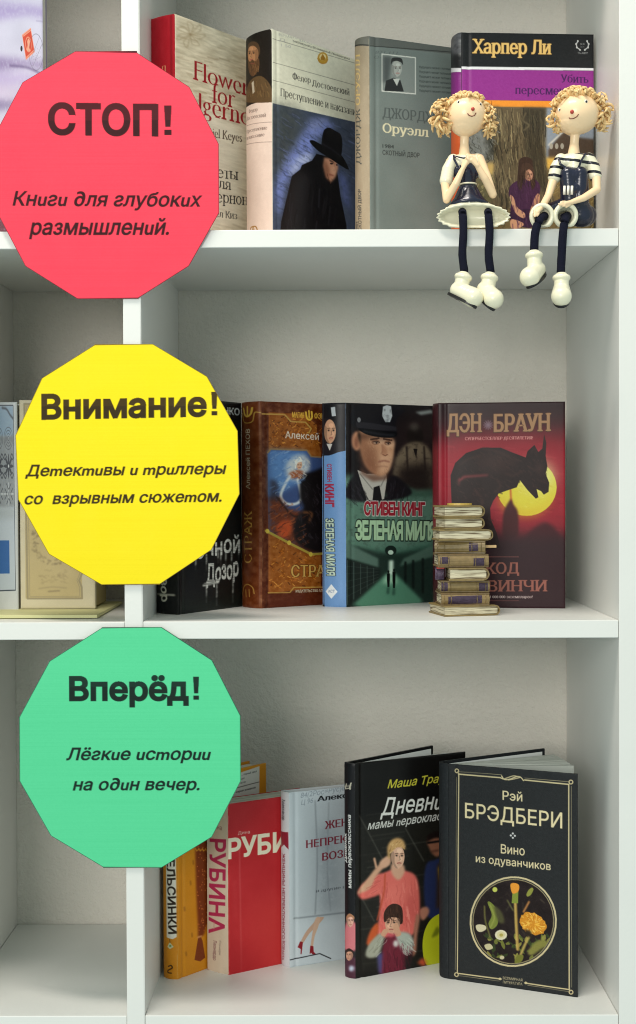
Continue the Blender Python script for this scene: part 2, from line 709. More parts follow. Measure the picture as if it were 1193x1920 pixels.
def page_block(parent, A, B, C, D, z0, z1, col, sheets=26, name='page_block', seed=3, ragged=0.0004):
    """gatherings of paper between the lines A-B (front) and D-C (back), each a thin upright wedge with its own height and tone"""
    g = random.Random(seed)
    A, B, C, D = (np.array(p, float) for p in (A, B, C, D))
    verts, faces, cols = [], [], []
    for i in range(sheets):
        s0, s1 = i / sheets, (i + 0.93) / sheets
        zt = z1 + g.uniform(-ragged, ragged)
        ex = 1 + g.uniform(-0.006, 0.004)
        a0, a1 = A + (D - A) * s0, A + (D - A) * s1
        b0, b1 = B + (C - B) * s0, B + (C - B) * s1
        b0, b1 = a0 + (b0 - a0) * ex, a1 + (b1 - a1) * ex
        k = len(verts)
        for z in (z0, zt):
            for p in (a0, b0, b1, a1):
                verts.append((p[0], p[1], z))
        faces += [(k + 4, k + 5, k + 6, k + 7), (k, k + 1, k + 5, k + 4), (k + 1, k + 2, k + 6, k + 5), (k + 2, k + 3, k + 7, k + 6),
                  (k + 3, k, k + 4, k + 7), (k + 3, k + 2, k + 1, k)]
        c = lin(np.array(col) + g.uniform(-16, 10))
        cols += [c] * 8
    me = bpy.data.meshes.new(name)
    me.from_pydata(verts, [], faces)
    at = me.attributes.new('print', 'FLOAT_COLOR', 'POINT')
    at.data.foreach_set('color', np.c_[np.array(cols), np.ones(len(cols))].astype(np.float32).ravel())
    return link(name, me, M_PAGES, parent)


def book(label, S1, d, W, S0, Bk, z, H, cover, spine, back_col, mat=M_GLOSS, t=0.0026, groove=0.0009, bulge=0.003, page=(232, 226, 210),
         pages=None, edge_col=None, inset=0.003, back_end=None, endpaper=False, name='book', group='books standing in the bookcase', soft_cover=False,
         tilt=0.0):
    """S1: plan point where spine meets front cover; d: direction of the cover; S0: far corner of the spine; Bk: free end of the back cover"""
    root = thing(name, label, 'book', (S1[0], S1[1], z), group)
    S1, S0, Bk, d = (np.array(v, float) for v in (S1, S0, Bk, d))
    org = S1.copy()
    S1, S0, Bk = S1 - org, S0 - org, Bk - org
    d = d / np.linalg.norm(d)
    n = np.array([d[1], -d[0]])
    F = S1 + d * W
    ec = lin(edge_col if edge_col is not None else back_col)

    def pc(u, v, k):
        if k == 0:
            x = u * W
            off = -groove * np.exp(-((x - 0.0075) / 0.0022) ** 2)
            e = np.minimum(np.minimum(x, W - x), np.minimum(v, 1 - v) * H)
            off = off - 0.0006 * np.exp(-e / 0.0006)
        else:
            off = np.full_like(u, -t)
        base = S1[None, :] + d[None, :] * (u * W)[:, None] + n[None, :] * off[:, None]
        return np.c_[base, (1 - v) * H]
    link('front_cover', grid_mesh('front_cover', cover.colors(), pc, ec), mat, root)
    sd = S1 - S0
    L = np.hypot(*sd)
    sd = sd / L
    sn = np.array([sd[1], -sd[0]])

    def ps(u, v, k):
        c = np.clip(1 - (2 * u - 1) ** 2, 0, 1)
        off = bulge * np.sqrt(c) if bulge > 0.0045 else bulge * c
        if k:
            off = off - 0.0018
        dip = 0.0007 * np.exp(-np.minimum(v, 1 - v) * H / 0.0012)
        off = off - dip
        base = S0[None, :] + sd[None, :] * ((0.01 + 0.98 * u) * L)[:, None] + sn[None, :] * off[:, None]
        return np.c_[base, (1 - v) * H]
    link('spine', grid_mesh('spine', spine.colors(), ps, ec), mat, root)
    bd = Bk - S0
    bd = bd / np.hypot(*bd)
    bn = np.array([bd[1], -bd[0]])
    plan_slab('back_cover', S0 + bd * 0.0004, Bk, 0.0, H, t, bn, back_col, mat, root)
    if endpaper:
        plan_slab('endpaper', S0 + bd * 0.004 + bn * (t + 0.0002), Bk - bd * 0.004 + bn * (t + 0.0002), 0.003, H - 0.003, 0.0004, bn, (236, 238, 236), M_PAGES, root)
    if pages is None:
        i = t + 0.0003
        A = S1 - n * i + d * 0.003
        B = F - n * i - d * inset
        D = S0 + bn * i + bd * 0.003
        C = Bk + bn * i - bd * inset
    else:
        A, B, C, D = (np.array(p, float) - org for p in pages)
    zi = 0.0 if soft_cover else 0.003
    page_block(root, A, B, C, D, 0.0006 + zi, H - zi - (0.0004 if soft_cover else 0), page, seed=int(abs(W * 1e5)) % 97)
    return root


# ------------------------------------------------------------------ the printed covers
INK = (28, 26, 26)
SKIN = (206, 160, 128)


def face(a, cx, cy, rx, ry, skin=SKIN, hair=(60, 42, 30), look=1, hairline=0.45):
    """a small printed face turned a little to one side"""
    dk = tuple(c * 0.62 for c in skin)
    lt = tuple(min(255, c * 1.12 + 8) for c in skin)
    a.ell(cx, cy, rx, ry, skin, 1, 0)
    a.poly([(cx - rx * 0.55, cy + ry * 0.55), (cx, cy + ry * 1.06), (cx + rx * 0.55, cy + ry * 0.55), (cx, cy + ry * 0.2)], skin, 1, 0, sm=True)
    a.poly([(cx - look * rx, cy - ry * .5), (cx - look * rx * .5, cy - ry * .3), (cx - look * rx * .45, cy + ry * .5), (cx, cy + ry * 1.0), (cx - look * rx * .5, cy + ry * .85), (cx - look * rx, cy + ry * .2)], dk, 0.55, 1, sm=True)
    a.ell(cx + look * rx * .25, cy - ry * .5, rx * .4, ry * .2, lt, 0.8, 1)
    a.ell(cx + look * rx * .45, cy + ry * .22, rx * .26, ry * .18, lt, 0.6, 1)
    sx = look * rx * 0.2
    for k, o in ((-1, -.38), (1, .42)):
        ex = cx + sx + rx * o
        a.ell(ex, cy - ry * .1, rx * .24, ry * .10, dk, 0.6, 0)
        a.ell(ex, cy - ry * .08, rx * .11, ry * .06, (34, 24, 22), 0.95, 0)
        a.line([(ex - rx * .2, cy - ry * .25), (ex + rx * .2, cy - ry * .27)], ry * .06, (70, 48, 38), 0.75)
    a.line([(cx + sx + rx * .04, cy - ry * .05), (cx + sx + look * rx * .16, cy + ry * .26), (cx + sx - look * rx * .02, cy + ry * .30)], ry * .055, dk, 0.9)
    a.line([(cx + sx - rx * .26, cy + ry * .56), (cx + sx, cy + ry * .53), (cx + sx + rx * .28, cy + ry * .55)], ry * .09, (158, 78, 72), 0.9)
    a.line([(cx + sx - rx * .16, cy + ry * .70), (cx + sx + rx * .18, cy + ry * .70)], ry * .05, dk, 0.5)
    if hair is not None:
        a.poly([(cx - rx * 1.1, cy + ry * 0.05), (cx - rx * 1.1, cy - ry * 0.8), (cx, cy - ry * 1.3), (cx + rx * 1.1, cy - ry * 0.75),
                (cx + rx * 1.05, cy - ry * 0.2), (cx + rx * 0.7, cy - ry * hairline - ry * 0.15), (cx, cy - ry * (hairline + 0.25)), (cx - rx * 0.75, cy - ry * hairline)], hair, 1, 0, sm=True)


def strands(a, pts, n, L, cols, w=3, alpha=0.6, spread=6):
    """short brush strokes running from random spots inside the polygon pts in its long direction: hair, cloth folds, bark"""
    P = np.array(pts, float)
    x0, y0 = P.min(0)
    x1, y1 = P.max(0)
    m = 0
    while m < n:
        x, y = rnd.uniform(x0, x1), rnd.uniform(y0, y1)
        q = np.roll(P, -1, 0)
        c = (P[:, 1] > y) != (q[:, 1] > y)
        xx_ = P[:, 0] + (y - P[:, 1]) / np.where(q[:, 1] == P[:, 1], 1e-9, q[:, 1] - P[:, 1]) * (q[:, 0] - P[:, 0])
        m += 1
        if np.sum(c & (xx_ > x)) % 2:
            a.line([(x, y), (x + L[0] * .5 + rnd.uniform(-spread, spread), y + L[1] * .5), (x + L[0] + rnd.uniform(-spread, spread), y + L[1])], w * rnd.uniform(.6, 1.3), rnd.choice(cols), alpha * rnd.uniform(.6, 1))


S_ = {}   # finished art by book


# --- red spined book with a woven beige cover
F1 = (270, 0, 0.3437)
a = Art([(328, 25), (497, 88), (498, 485), (330, 453)], F1, base=(211, 198, 172))
a.noise(26, 7, 26, 3, 1)
a.noise(14, 3, 14, 2, 2)
for i in range(150):
    x, y = rnd.uniform(160, 560), rnd.uniform(90, 1240)
    L = rnd.uniform(30, 70)
    a.line([(x, y), (x + L, y + L * 0.3 + rnd.uniform(-6, 6))], rnd.uniform(3, 8), rnd.choice([(150, 128, 96), (238, 228, 204), (126, 104, 78)]), 0.4, 1)
for k in range(7):
    t = k * 0.9
    a.line([(255, 190), (255 + 80 * math.cos(t), 190 + 70 * math.sin(t)), (255 + 55 * math.cos(t + .5), 190 + 50 * math.sin(t + .5)), (255, 190)], 7, (150, 130, 98), 0.4, 1, sm=True)
a.poly([(170, 560), (420, 620), (560, 680), (560, 1260), (170, 1240)], (232, 226, 212), 0.55, 18)
RD = (150, 28, 36)
a.text("Flowers", (268, 432), (612, 538), 115, RD, serif=True)
a.text("for", (372, 560), (500, 592), 118, RD, serif=True)
a.text("Algernon", (205, 590), (640, 705), 122, RD, serif=True)
a.text("Daniel Keyes", (300, 735), (535, 775), 55, (72, 54, 46), serif=True)
for s, p, q, c in (("Цветы", (312, 957), (515, 982), 62), ("для", (372, 1020), (476, 1036), 58), ("Элджернона", (230, 1085), (600, 1122), 62), ("Дэниел Киз", (290, 1170), (508, 1195), 40)):
    a.text(s, p, q, c, (40, 36, 36), serif=True)
a.wear(0.3)
s = Art([(282, 35), (328, 25), (330, 453), (285, 458)], F1, base=(170, 24, 38))
s.noise(7, 20, 9, 3, 4)
s.line([(150, 70), (158, 1330)], 8, (120, 14, 26), 0.8, 1)
s.text("Л", (98, 400), (124, 396), 34, (222, 176, 120), serif=True)
s.text("Цветы для Элджернона", (70, 520), (70, 1100), 34, (222, 176, 120), serif=True, up=(1, 0))
s.wear(0.3)
S_['flowers'] = (a, s)

# --- cream book with a cloaked figure
F2 = (450, 40, 0.2083)
a = Art([(510, 53), (672, 113), (674, 491), (512, 460)], F2, base=(233, 229, 208))
a.noise(5, 40, 40, 2, 8)
for y0, y1 in ((157, 385), (368, 582), (528, 735)):
    a.line([(300, y0), (1060, y1)], 3.4, (70, 62, 56), 0.8)
a.text("Библиотека Всемирной Литературы", (478, 185), (985, 348), 19, (84, 76, 66), serif=True, bold=0.01)
for i, (x, y) in enumerate([(352, 128), (430, 142), (352, 175), (372, 225), (540, 178)]):
    a.text(["84(2Р)1", "Д70", "Д", "1 50", "рос"][i], (x, y), (x + [70, 90, 60, 90, 110][i], y + [16, 20, 12, 18, 34][i]), 26, (160, 156, 158), 0.6)
a.ell(745, 330, 46, 52, (196, 150, 52), 1, 1)
a.ell(745, 322, 30, 30, (238, 218, 160), 1, 1)
a.poly([(725, 330), (745, 292), (768, 334), (760, 352), (732, 350)], (172, 120, 36), 1, 0)
a.line([(700, 335), (716, 368), (745, 380), (774, 372), (790, 345)], 9, (184, 134, 44), 1, 0, sm=True)
a.text("Федор", (476, 520), (638, 556), 52, INK, serif=True)
a.text("Ф", (476, 523), (516, 532), 66, INK, serif=True)
a.text("Достоевский", (652, 578), (985, 666), 56, INK, serif=True)
a.text("Преступление и наказание", (367, 668), (1070, 855), 70, INK, serif=True)
a.poly([(300, 735), (1080, 915), (1080, 2220), (300, 2220)], (68, 77, 98))
g = a.pt([(300, 735)])[0]
a.poly([(300, 735), (560, 790), (520, 1250), (300, 1500)], (66, 72, 70), 0.8, 14, tex=0.5)
a.poly([(330, 1480), (420, 1250), (520, 1080), (640, 930), (780, 890), (840, 960), (700, 1040), (660, 1180), (560, 1330), (430, 1440), (360, 1750)], (124, 138, 206), 1.0, 7, sm=True, tex=0.7, seed=4)
a.poly([(460, 1330), (540, 1210), (640, 1190), (640, 1270), (560, 1300), (480, 1400)], (186, 194, 230), 0.95, 6, sm=True, tex=0.7, seed=9)
a.poly([(620, 900), (700, 870), (800, 880), (720, 960), (640, 980)], (128, 138, 186), 0.9, 6, sm=True, tex=0.8, seed=12)
strands(a, [(320, 780), (1040, 940), (1040, 1400), (320, 1700)], 260, (60, 40), [(46, 54, 72), (120, 132, 190), (84, 96, 140), (40, 46, 58)], 12, .35, 20)
a.poly([(880, 1330), (960, 1400), (1000, 1720), (930, 1600)], (98, 112, 172), 0.9, 7, tex=0.6)
a.noise(9, 6, 6, 3, 21)
BK = (17, 15, 18)
a.poly([(345, 2200), (375, 1800), (440, 1520), (470, 1390), (545, 1330), (560, 1290), (650, 1250), (690, 1190), (860, 1230), (890, 1450), (905, 1560), (960, 1830), (975, 2200)], BK, 1, 1)
a.poly([(480, 1420), (560, 1350), (640, 1400), (560, 1900), (420, 2100), (400, 1800)], (40, 38, 42), 0.7, 9)
a.poly([(760, 1225), (860, 1235), (886, 1310), (862, 1400), (820, 1446), (778, 1400), (752, 1300)], (196, 140, 112), 1, 2)
a.poly([(752, 1290), (772, 1240), (806, 1330), (806, 1440), (772, 1400)], (120, 74, 56), 0.7, 3)
strands(a, [(420, 1560), (560, 1400), (860, 1500), (960, 2180), (380, 2180)], 70, (-20, 160), [(44, 42, 48), (10, 9, 11), (34, 32, 36)], 12, .6, 14)
a.line([(812, 1250), (842, 1266)], 12, (34, 24, 24), 0.9, 1)
a.line([(846, 1272), (862, 1330), (842, 1342)], 8, (150, 94, 74), 0.9, 1)
a.line([(806, 1375), (842, 1384)], 10, (132, 62, 54), 0.9, 1)
a.ell(826, 1278, 15, 8, (30, 20, 20), .95, 0)
a.ell(872, 1290, 9, 7, (30, 20, 20), .9, 0)
a.poly([(838, 1290), (862, 1300), (868, 1350), (846, 1380), (826, 1350)], (226, 176, 146), .6, 3, sm=True)
strands(a, [(760, 1330), (800, 1360), (870, 1400), (820, 1446), (778, 1410)], 36, (4, 18), [(96, 56, 40), (60, 34, 26), (150, 100, 74)], 5, .6, 4)
a.poly([(630, 1080), (660, 1068), (740, 1110), (900, 1190), (975, 1310), (968, 1330), (900, 1290), (800, 1225), (690, 1150)], (12, 11, 14), 1, 1, sm=True)
a.poly([(736, 1130), (752, 990), (800, 955), (860, 985), (908, 1020), (922, 1110), (905, 1220), (850, 1220), (770, 1160)], (14, 12, 16), 1, 1, sm=True)
a.line([(744, 1100), (830, 1150), (905, 1210)], 14, (36, 34, 42), 0.9, 1)
a.wear(0.25)
s = Art([(461, 72), (510, 53), (512, 460), (463, 470)], F2, base=(226, 204, 190))
s.noise(4, 30, 10, 2, 3)
s.poly([(40, 0), (320, 0), (320, 726), (180, 736), (40, 780)], (30, 23, 18))
s.noise(3, 5, 5, 2, 31)
# a plain bearded sitter in a brown coat, only hinted at
s.poly([(50, 722), (76, 590), (140, 520), (220, 500), (280, 580), (296, 722)], (92, 70, 44), 1, 0, sm=True)
strands(s, [(70, 610), (150, 530), (250, 540), (285, 640), (80, 660)], 40, (8, 46), [(112, 86, 54), (66, 48, 30), (128, 100, 62)], 8, .6, 8)
s.poly([(128, 560), (150, 540), (160, 640), (140, 660)], (196, 186, 166), .9, 0)
face(s, 138, 300, 56, 96, (178, 126, 86), None, -1)
s.poly([(84, 350), (110, 368), (136, 352), (166, 366), (196, 340), (200, 420), (172, 480), (136, 500), (104, 470), (88, 410)], (92, 62, 38), 1, 0, sm=True)
strands(s, [(90, 370), (196, 350), (196, 430), (140, 495), (98, 450)], 40, (4, 30), [(128, 90, 56), (64, 42, 26), (146, 106, 68)], 6, .7, 6)
s.line([(118, 386), (156, 386)], 8, (130, 70, 56), .9)
s.poly([(84, 262), (92, 210), (136, 188), (186, 204), (206, 260), (200, 310), (188, 262), (150, 228), (104, 236)], (82, 58, 38), 1, 0, sm=True)
s.text("Федор", (96, 830), (186, 812), 32, (90, 72, 66), serif=True)
s.text("Достоевский", (62, 895), (250, 862), 34, (90, 72, 66), serif=True)
s.line([(40, 944), (320, 900)], 4, (110, 90, 84), 0.8)
s.text("Преступление", (66, 1010), (258, 975), 32, (90, 72, 66), serif=True)
s.text("и наказание", (66, 1068), (240, 1036), 32, (90, 72, 66), serif=True)
s.line([(40, 1112), (320, 1080)], 4, (110, 90, 84), 0.8)
s.line([(105, 1900), (120, 1860), (140, 1850), (170, 1850), (188, 1885)], 9, (160, 112, 40), 1, sm=True)
s.text("А", (125, 1895), (165, 1890), 44, (160, 112, 40), serif=True)
s.wear(0.3)
S_['crime'] = (a, s)

# --- grey green book with a small portrait photo
F3 = (640, 40, 0.4635)
a = Art([(693, 67), (912, 97), (912, 483), (694, 467)], F3, base=(112, 122, 118))
a.noise(7, 60, 60, 3, 5)
a.poly([(100, 50), (640, 80), (640, 150), (100, 98)], (92, 96, 92), 1, 1)
a.line([(100, 98), (640, 138)], 3, (34, 36, 34), 0.9)
for y in (196, 215, 234, 253, 272, 291):
    a.text("будущего может потомков", (316, y - 8), (316 + rnd.uniform(128, 142), y + 2), 9, (44, 50, 48), 0.75, bold=0.02)
a.text("821.111", (140, 130), (230, 134), 12, (70, 76, 74), 0.6, shear=0.2)
a.text("О-70", (136, 150), (190, 154), 12, (70, 76, 74), 0.6, shear=0.2)
a.poly([(164, 130), (303, 145), (303, 296), (164, 284)], (214, 216, 208))
a.poly([(168, 135), (299, 149), (299, 291), (168, 280)], (128, 136, 132))
a.poly([(170, 140), (205, 142), (195, 240), (170, 250)], (60, 66, 66), 0.8, 3)
a.poly([(176, 282), (182, 240), (214, 228), (240, 238), (254, 284)], (24, 27, 28), 1, 1)
a.poly([(210, 232), (226, 262), (238, 232)], (190, 194, 188), 1, 0)
a.poly([(202, 176), (206, 150), (226, 146), (246, 152), (250, 176), (240, 164), (212, 162)], (26, 28, 28), 1, 0, sm=True)
face(a, 225, 192, 21, 32, (164, 168, 162), None, 1)
a.text("ДЖОРДЖ", (168, 389), (385, 410), 42, (76, 84, 82), serif=True, bold=0.012)
a.text("Оруэлл", (168, 449), (355, 468), 38, (222, 214, 178), serif=True, bold=0.02)
a.text("1984", (168, 511), (214, 514), 15, (40, 44, 42), bold=0.012)
a.text("СКОТНЫЙ ДВОР", (168, 539), (317, 551), 19, (40, 44, 42), bold=0.01)
a.wear(0.45, (170, 176, 170))
s = Art([(665, 76), (693, 67), (694, 467), (666, 472)], F3, base=(166, 148, 122))
s.noise(9, 24, 8, 3, 6)
s.poly([(40, 30), (130, 30), (130, 100), (40, 104)], (110, 108, 98), 1, 1)
s.line([(40, 103), (130, 96)], 5, (30, 30, 28), 0.9)
s.text("ДЖОРДЖ", (88, 580), (86, 355), 22, (82, 80, 72), serif=True, bold=0.01, up=(-1, 0))
s.text("ОРУЭЛЛ", (86, 342), (85, 136), 22, (214, 182, 116), serif=True, bold=0.015, up=(-1, 0))
s.text("1984", (76, 850), (76, 810), 11, (60, 58, 54), bold=0.02, up=(-1, 0))
s.text("СКОТНЫЙ ДВОР", (92, 850), (90, 680), 13, (60, 58, 54), bold=0.02, up=(-1, 0))
s.wear(0.6, (200, 184, 160))
S_['grey'] = (a, s)

# --- black and magenta book
a = Art([(865, 60), (1114, 64), (1114, 465), (866, 463)], F3, base=(30, 31, 33))
a.noise(3, 30, 30, 3, 2)
a.poly([(470, 182), (1040, 190), (1040, 200), (470, 194)], (236, 234, 238))
a.poly([(470, 194), (1040, 201), (1040, 325), (470, 317)], (150, 52, 142))
a.poly([(470, 317), (1040, 325), (1040, 352), (470, 345)], (242, 150, 52))
a.poly([(470, 345), (540, 346), (540, 940), (470, 940)], (214, 96, 46))
a.text("Харпер Ли", (529, 129), (853, 134), 58, (238, 196, 118), serif=True, bold=0.03, edge=(120, 80, 30), edge_w=0.02)
a.text("Убить", (888, 247), (1000, 250), 32, (66, 28, 84), serif=True, bold=0.01)
a.text("пересмешника", (704, 294), (1010, 300), 34, (66, 28, 84), serif=True, bold=0.01)
a.text("роман", (545, 338), (610, 339), 12, (150, 84, 30), 0.9)
a.line([(608, 322), (610, 340)], 2, (150, 84, 30), 0.9)
for sg in (-1, 1):
    P = [(976 + sg * 8, 116), (976 + sg * 21, 106), (976 + sg * 24, 92), (976 + sg * 17, 80)]
    a.line(P, 4, (206, 206, 206), 1, 0, sm=True)
    for x, y in P:
        a.ell(x + sg * 2, y, 3, 4, (206, 206, 206))
a.text("XX", (966, 96), (986, 96), 8, (190, 190, 190))
a.text("ВЕК", (968, 106), (984, 106), 5, (170, 170, 170))
a.text("The BEST", (956, 132), (998, 133), 8, (180, 180, 180))
# photograph on the cover: a tree trunk, a house, a girl in purple on the grass
a.poly([(508, 345), (1040, 352), (1040, 940), (508, 940)], (116, 108, 92))
a.poly([(508, 345), (640, 347), (640, 560), (508, 560)], (70, 68, 60), 1, 4, tex=0.7, seed=3)
a.poly([(510, 470), (570, 430), (600, 520), (570, 590), (510, 600)], (150, 152, 150), 0.8, 4, tex=0.8, seed=13)
a.poly([(508, 575), (640, 570), (640, 620), (508, 630)], (206, 172, 104), 1, 4)
a.poly([(508, 640), (660, 620), (700, 940), (508, 940)], (104, 96, 66), 1, 4, tex=0.6, seed=6)
a.poly([(830, 350), (1040, 352), (1040, 560), (830, 560)], (140, 148, 160), 1, 2)
a.poly([(838, 520), (870, 480), (905, 440), (960, 470), (1040, 480), (1040, 560), (838, 560)], (82, 66, 54), 1, 2)
a.line([(840, 500), (900, 444), (950, 476)], 6, (214, 208, 196), 1, 1)
for x in (850, 872, 894):
    a.ell(x, 505, 7, 12, (168, 160, 146), 1, 1)
a.poly([(826, 552), (1040, 545), (1040, 590), (826, 600)], (222, 176, 84), 1, 3)
a.poly([(826, 600), (1040, 590), (1040, 940), (826, 940)], (120, 100, 62), 1, 4, tex=0.5, seed=8)
a.poly([(612, 347), (828, 350), (820, 500), (836, 640), (880, 760), (900, 860), (560, 860), (610, 720), (620, 560)], (98, 84, 62), 1, 2)
for i in range(60):
    x = rnd.uniform(618, 770)
    y = rnd.uniform(350, 760)
    a.line([(x, y), (x + rnd.uniform(-5, 5), y + 30), (x + rnd.uniform(-8, 8), y + rnd.uniform(50, 90))], rnd.uniform(2, 4.5), rnd.choice([(146, 126, 92), (62, 52, 38), (120, 104, 76), (48, 40, 30)]), 0.75)
strands(a, [(616, 348), (826, 350), (836, 640), (880, 800), (600, 800), (620, 560)], 420, (4, 46), [(150, 134, 98), (54, 48, 34), (118, 106, 78), (36, 32, 24), (168, 152, 112)], 3.2, .8, 5)
a.poly([(735, 350), (826, 352), (818, 500), (834, 640), (850, 720), (760, 640), (740, 500)], (40, 36, 28), 0.6, 4)
a.line([(748, 370), (735, 400), (760, 420), (740, 440)], 4, (126, 112, 84), 0.8, 1, sm=True)
a.poly([(560, 800), (700, 760), (900, 790), (1040, 800), (1040, 940), (508, 940), (508, 820)], (112, 94, 60), 1, 5, tex=0.5, seed=5)
strands(a, [(510, 640), (620, 630), (560, 860), (510, 930)], 160, (10, -16), [(140, 128, 84), (70, 66, 42), (176, 160, 110), (92, 84, 54)], 3, .8, 8)
strands(a, [(840, 600), (1040, 590), (1040, 930), (880, 860)], 160, (10, -16), [(150, 128, 80), (80, 68, 42), (186, 160, 100)], 3, .8, 8)
strands(a, [(520, 800), (1030, 800), (1030, 936), (520, 936)], 200, (12, -14), [(122, 112, 76), (66, 62, 40), (146, 132, 90), (52, 50, 32)], 3, .8, 8)
strands(a, [(510, 350), (640, 350), (620, 560), (510, 570)], 140, (6, 18), [(120, 118, 108), (40, 40, 36), (150, 150, 144), (60, 58, 50)], 3, .8, 8)
a.poly([(682, 672), (706, 648), (745, 636), (785, 640), (806, 668), (800, 706), (788, 720), (788, 770), (690, 770), (696, 716), (680, 706)], (66, 36, 62), 1, 1, sm=True)
a.poly([(690, 765), (788, 765), (796, 812), (760, 835), (690, 812)], (52, 30, 52), 1, 1, sm=True)
a.poly([(684, 706), (698, 712), (712, 750), (745, 778), (738, 796), (704, 772)], (192, 142, 112), 1, 1, sm=True)
a.poly([(788, 704), (804, 704), (796, 760), (770, 784), (762, 774)], (184, 132, 104), 1, 1, sm=True)
a.poly([(690, 800), (740, 818), (714, 838), (688, 834)], (196, 144, 112), 1, 1, sm=True)
a.poly([(716, 600), (722, 560), (745, 548), (772, 560), (778, 600), (786, 660), (770, 680), (764, 640), (740, 640), (728, 684), (714, 660)], (60, 42, 34), 1, 1, sm=True)
strands(a, [(690, 650), (800, 650), (790, 830), (690, 830)], 60, (3, 34), [(84, 50, 80), (48, 24, 46), (72, 42, 68)], 4, .6, 5)
face(a, 760, 622, 16, 23, (182, 132, 108), None, 1)
a.poly([(728, 612), (734, 578), (756, 572), (776, 590), (778, 612), (762, 598), (742, 604)], (70, 50, 40), 1, 0, sm=True)
strands(a, [(714, 600), (745, 550), (778, 600), (786, 660), (764, 640), (728, 684)], 50, (2, 26), [(98, 72, 56), (40, 28, 22)], 3, .7, 4)
a.noise(4, 3, 3, 2, 5)
a.wear(0.3, (120, 120, 120))
s = Art([(850, 77), (865, 60), (866, 463), (850, 472)], F3, base=(34, 34, 36))
s.poly([(440, 60), (500, 40), (500, 130), (440, 130)], (96, 96, 100), 1, 3, tex=0.8)
s.poly([(440, 186), (500, 180), (500, 194), (440, 206)], (220, 218, 222))
s.poly([(440, 206), (500, 194), (500, 317), (440, 330)], (134, 46, 128))
s.poly([(440, 330), (500, 317), (500, 940), (440, 940)], (206, 92, 46))
s.wear(0.3)
S_['magenta'] = (a, s)

# --- black thriller with scrawled white lettering
F5 = (280, 1020, 0.16765)
a = Art([(332, 744), (453, 755), (455, 1137), (334, 1153)], F5, base=(20, 20, 20))
a.noise(7, 40, 14, 3, 9)
a.poly([(280, -400), (1050, -500), (1050, 600), (280, 700)], (34, 33, 32), 0.5, 30, tex=0.7, seed=3)
a.poly([(280, 620), (1040, 560), (1040, 720), (280, 820)], (28, 40, 34), 0.6, 12, tex=0.4)
WHT = (226, 224, 218)
a.text("ЛУКЬЯНЕНКО", (400, -1480), (1010, -1440), 80, (206, 206, 206), bold=0.03)
a.text("Ночной", (400, 170), (1015, 80), 200, WHT, bold=0.02, wob=0.06)
a.text("Дозор", (640, 445), (1000, 352), 210, WHT, bold=0.03, wob=0.05)
for x, y, L in ((640, 470, 110), (755, 450, 140), (935, 380, 160), (640, 110, 110), (520, 150, 80), (770, 60, 90), (800, 50, 120), (855, 60, 120), (920, 80, 100), (1000, 20, 90)):
    a.line([(x, y), (x + 3, y + L * 0.6), (x, y + L)], 12, WHT, 0.8, 1)
    a.line([(x, y), (x, y + L * 1.7)], 5, WHT, 0.5, 1)
a.line([(610, 460), (770, 425)], 26, WHT, 0.9, 1)
a.line([(620, 440), (760, 405)], 12, WHT, 0.9, 1)
a.noise(0.35, 2, 14, 2, 7, (18, 18, 18))
a.wear(0.3, (120, 120, 120))
s = Art([(290, 747), (332, 744), (334, 1153), (292, 1149)], F5, base=(18, 19, 19))
s.noise(5, 30, 8, 3, 10)
s.text("Ночной Дозор", (145, -420), (150, 640), 85, (210, 206, 190), bold=0.03, up=(1, 0), wob=0.06)
s.line([(85, 555), (285, 568)], 22, (206, 202, 186), 0.85, 1)
s.wear(0.3, (120, 120, 120))
S_['night'] = (a, s)

# --- brown leather look fantasy book
F6 = (400, 730, 0.3604)
a = Art([(490, 752), (681, 760), (682, 1129), (492, 1141)], F6, base=(92, 42, 20))
a.noise(20, 9, 9, 4, 12)
GD = (176, 128, 52)
a.poly([(290, 120), (470, 130), (540, 185), (540, 230), (560, 330), (560, 1030), (290, 1060)], (150, 84, 30), 1, 1)
a.noise(24, 6, 6, 4, 14)
for i in range(260):
    x, y = rnd.uniform(295, 560), rnd.choice([rnd.uniform(140, 300), rnd.uniform(760, 1030)])
    a.line([(x, y), (x + rnd.uniform(-16, 16), y + rnd.uniform(-12, 12))], rnd.uniform(2, 4), rnd.choice([(84, 36, 14), (226, 146, 58), (60, 26, 12), (206, 116, 40), (236, 164, 76)]), 0.8)
a.line([(250, 128), (372, 132), (404, 168), (480, 172), (510, 205), (498, 228)], 7, (190, 150, 76), 0.9, 0)
a.text("МАГИЯ", (410, 146), (474, 150), 28, (226, 178, 66), serif=True, bold=0.03)
a.text("ФЭНТЕЗИ", (526, 152), (640, 156), 28, (226, 178, 66), serif=True, bold=0.03)
a.line([(482, 120), (488, 150), (502, 160), (514, 146), (512, 118)], 9, (232, 186, 70), 1, 0, sm=True)
a.line([(498, 112), (500, 150)], 7, (232, 186, 70), 1)
a.text("Алексей Пехов", (375, 254), (690, 274), 36, (236, 230, 218), bold=0.004)
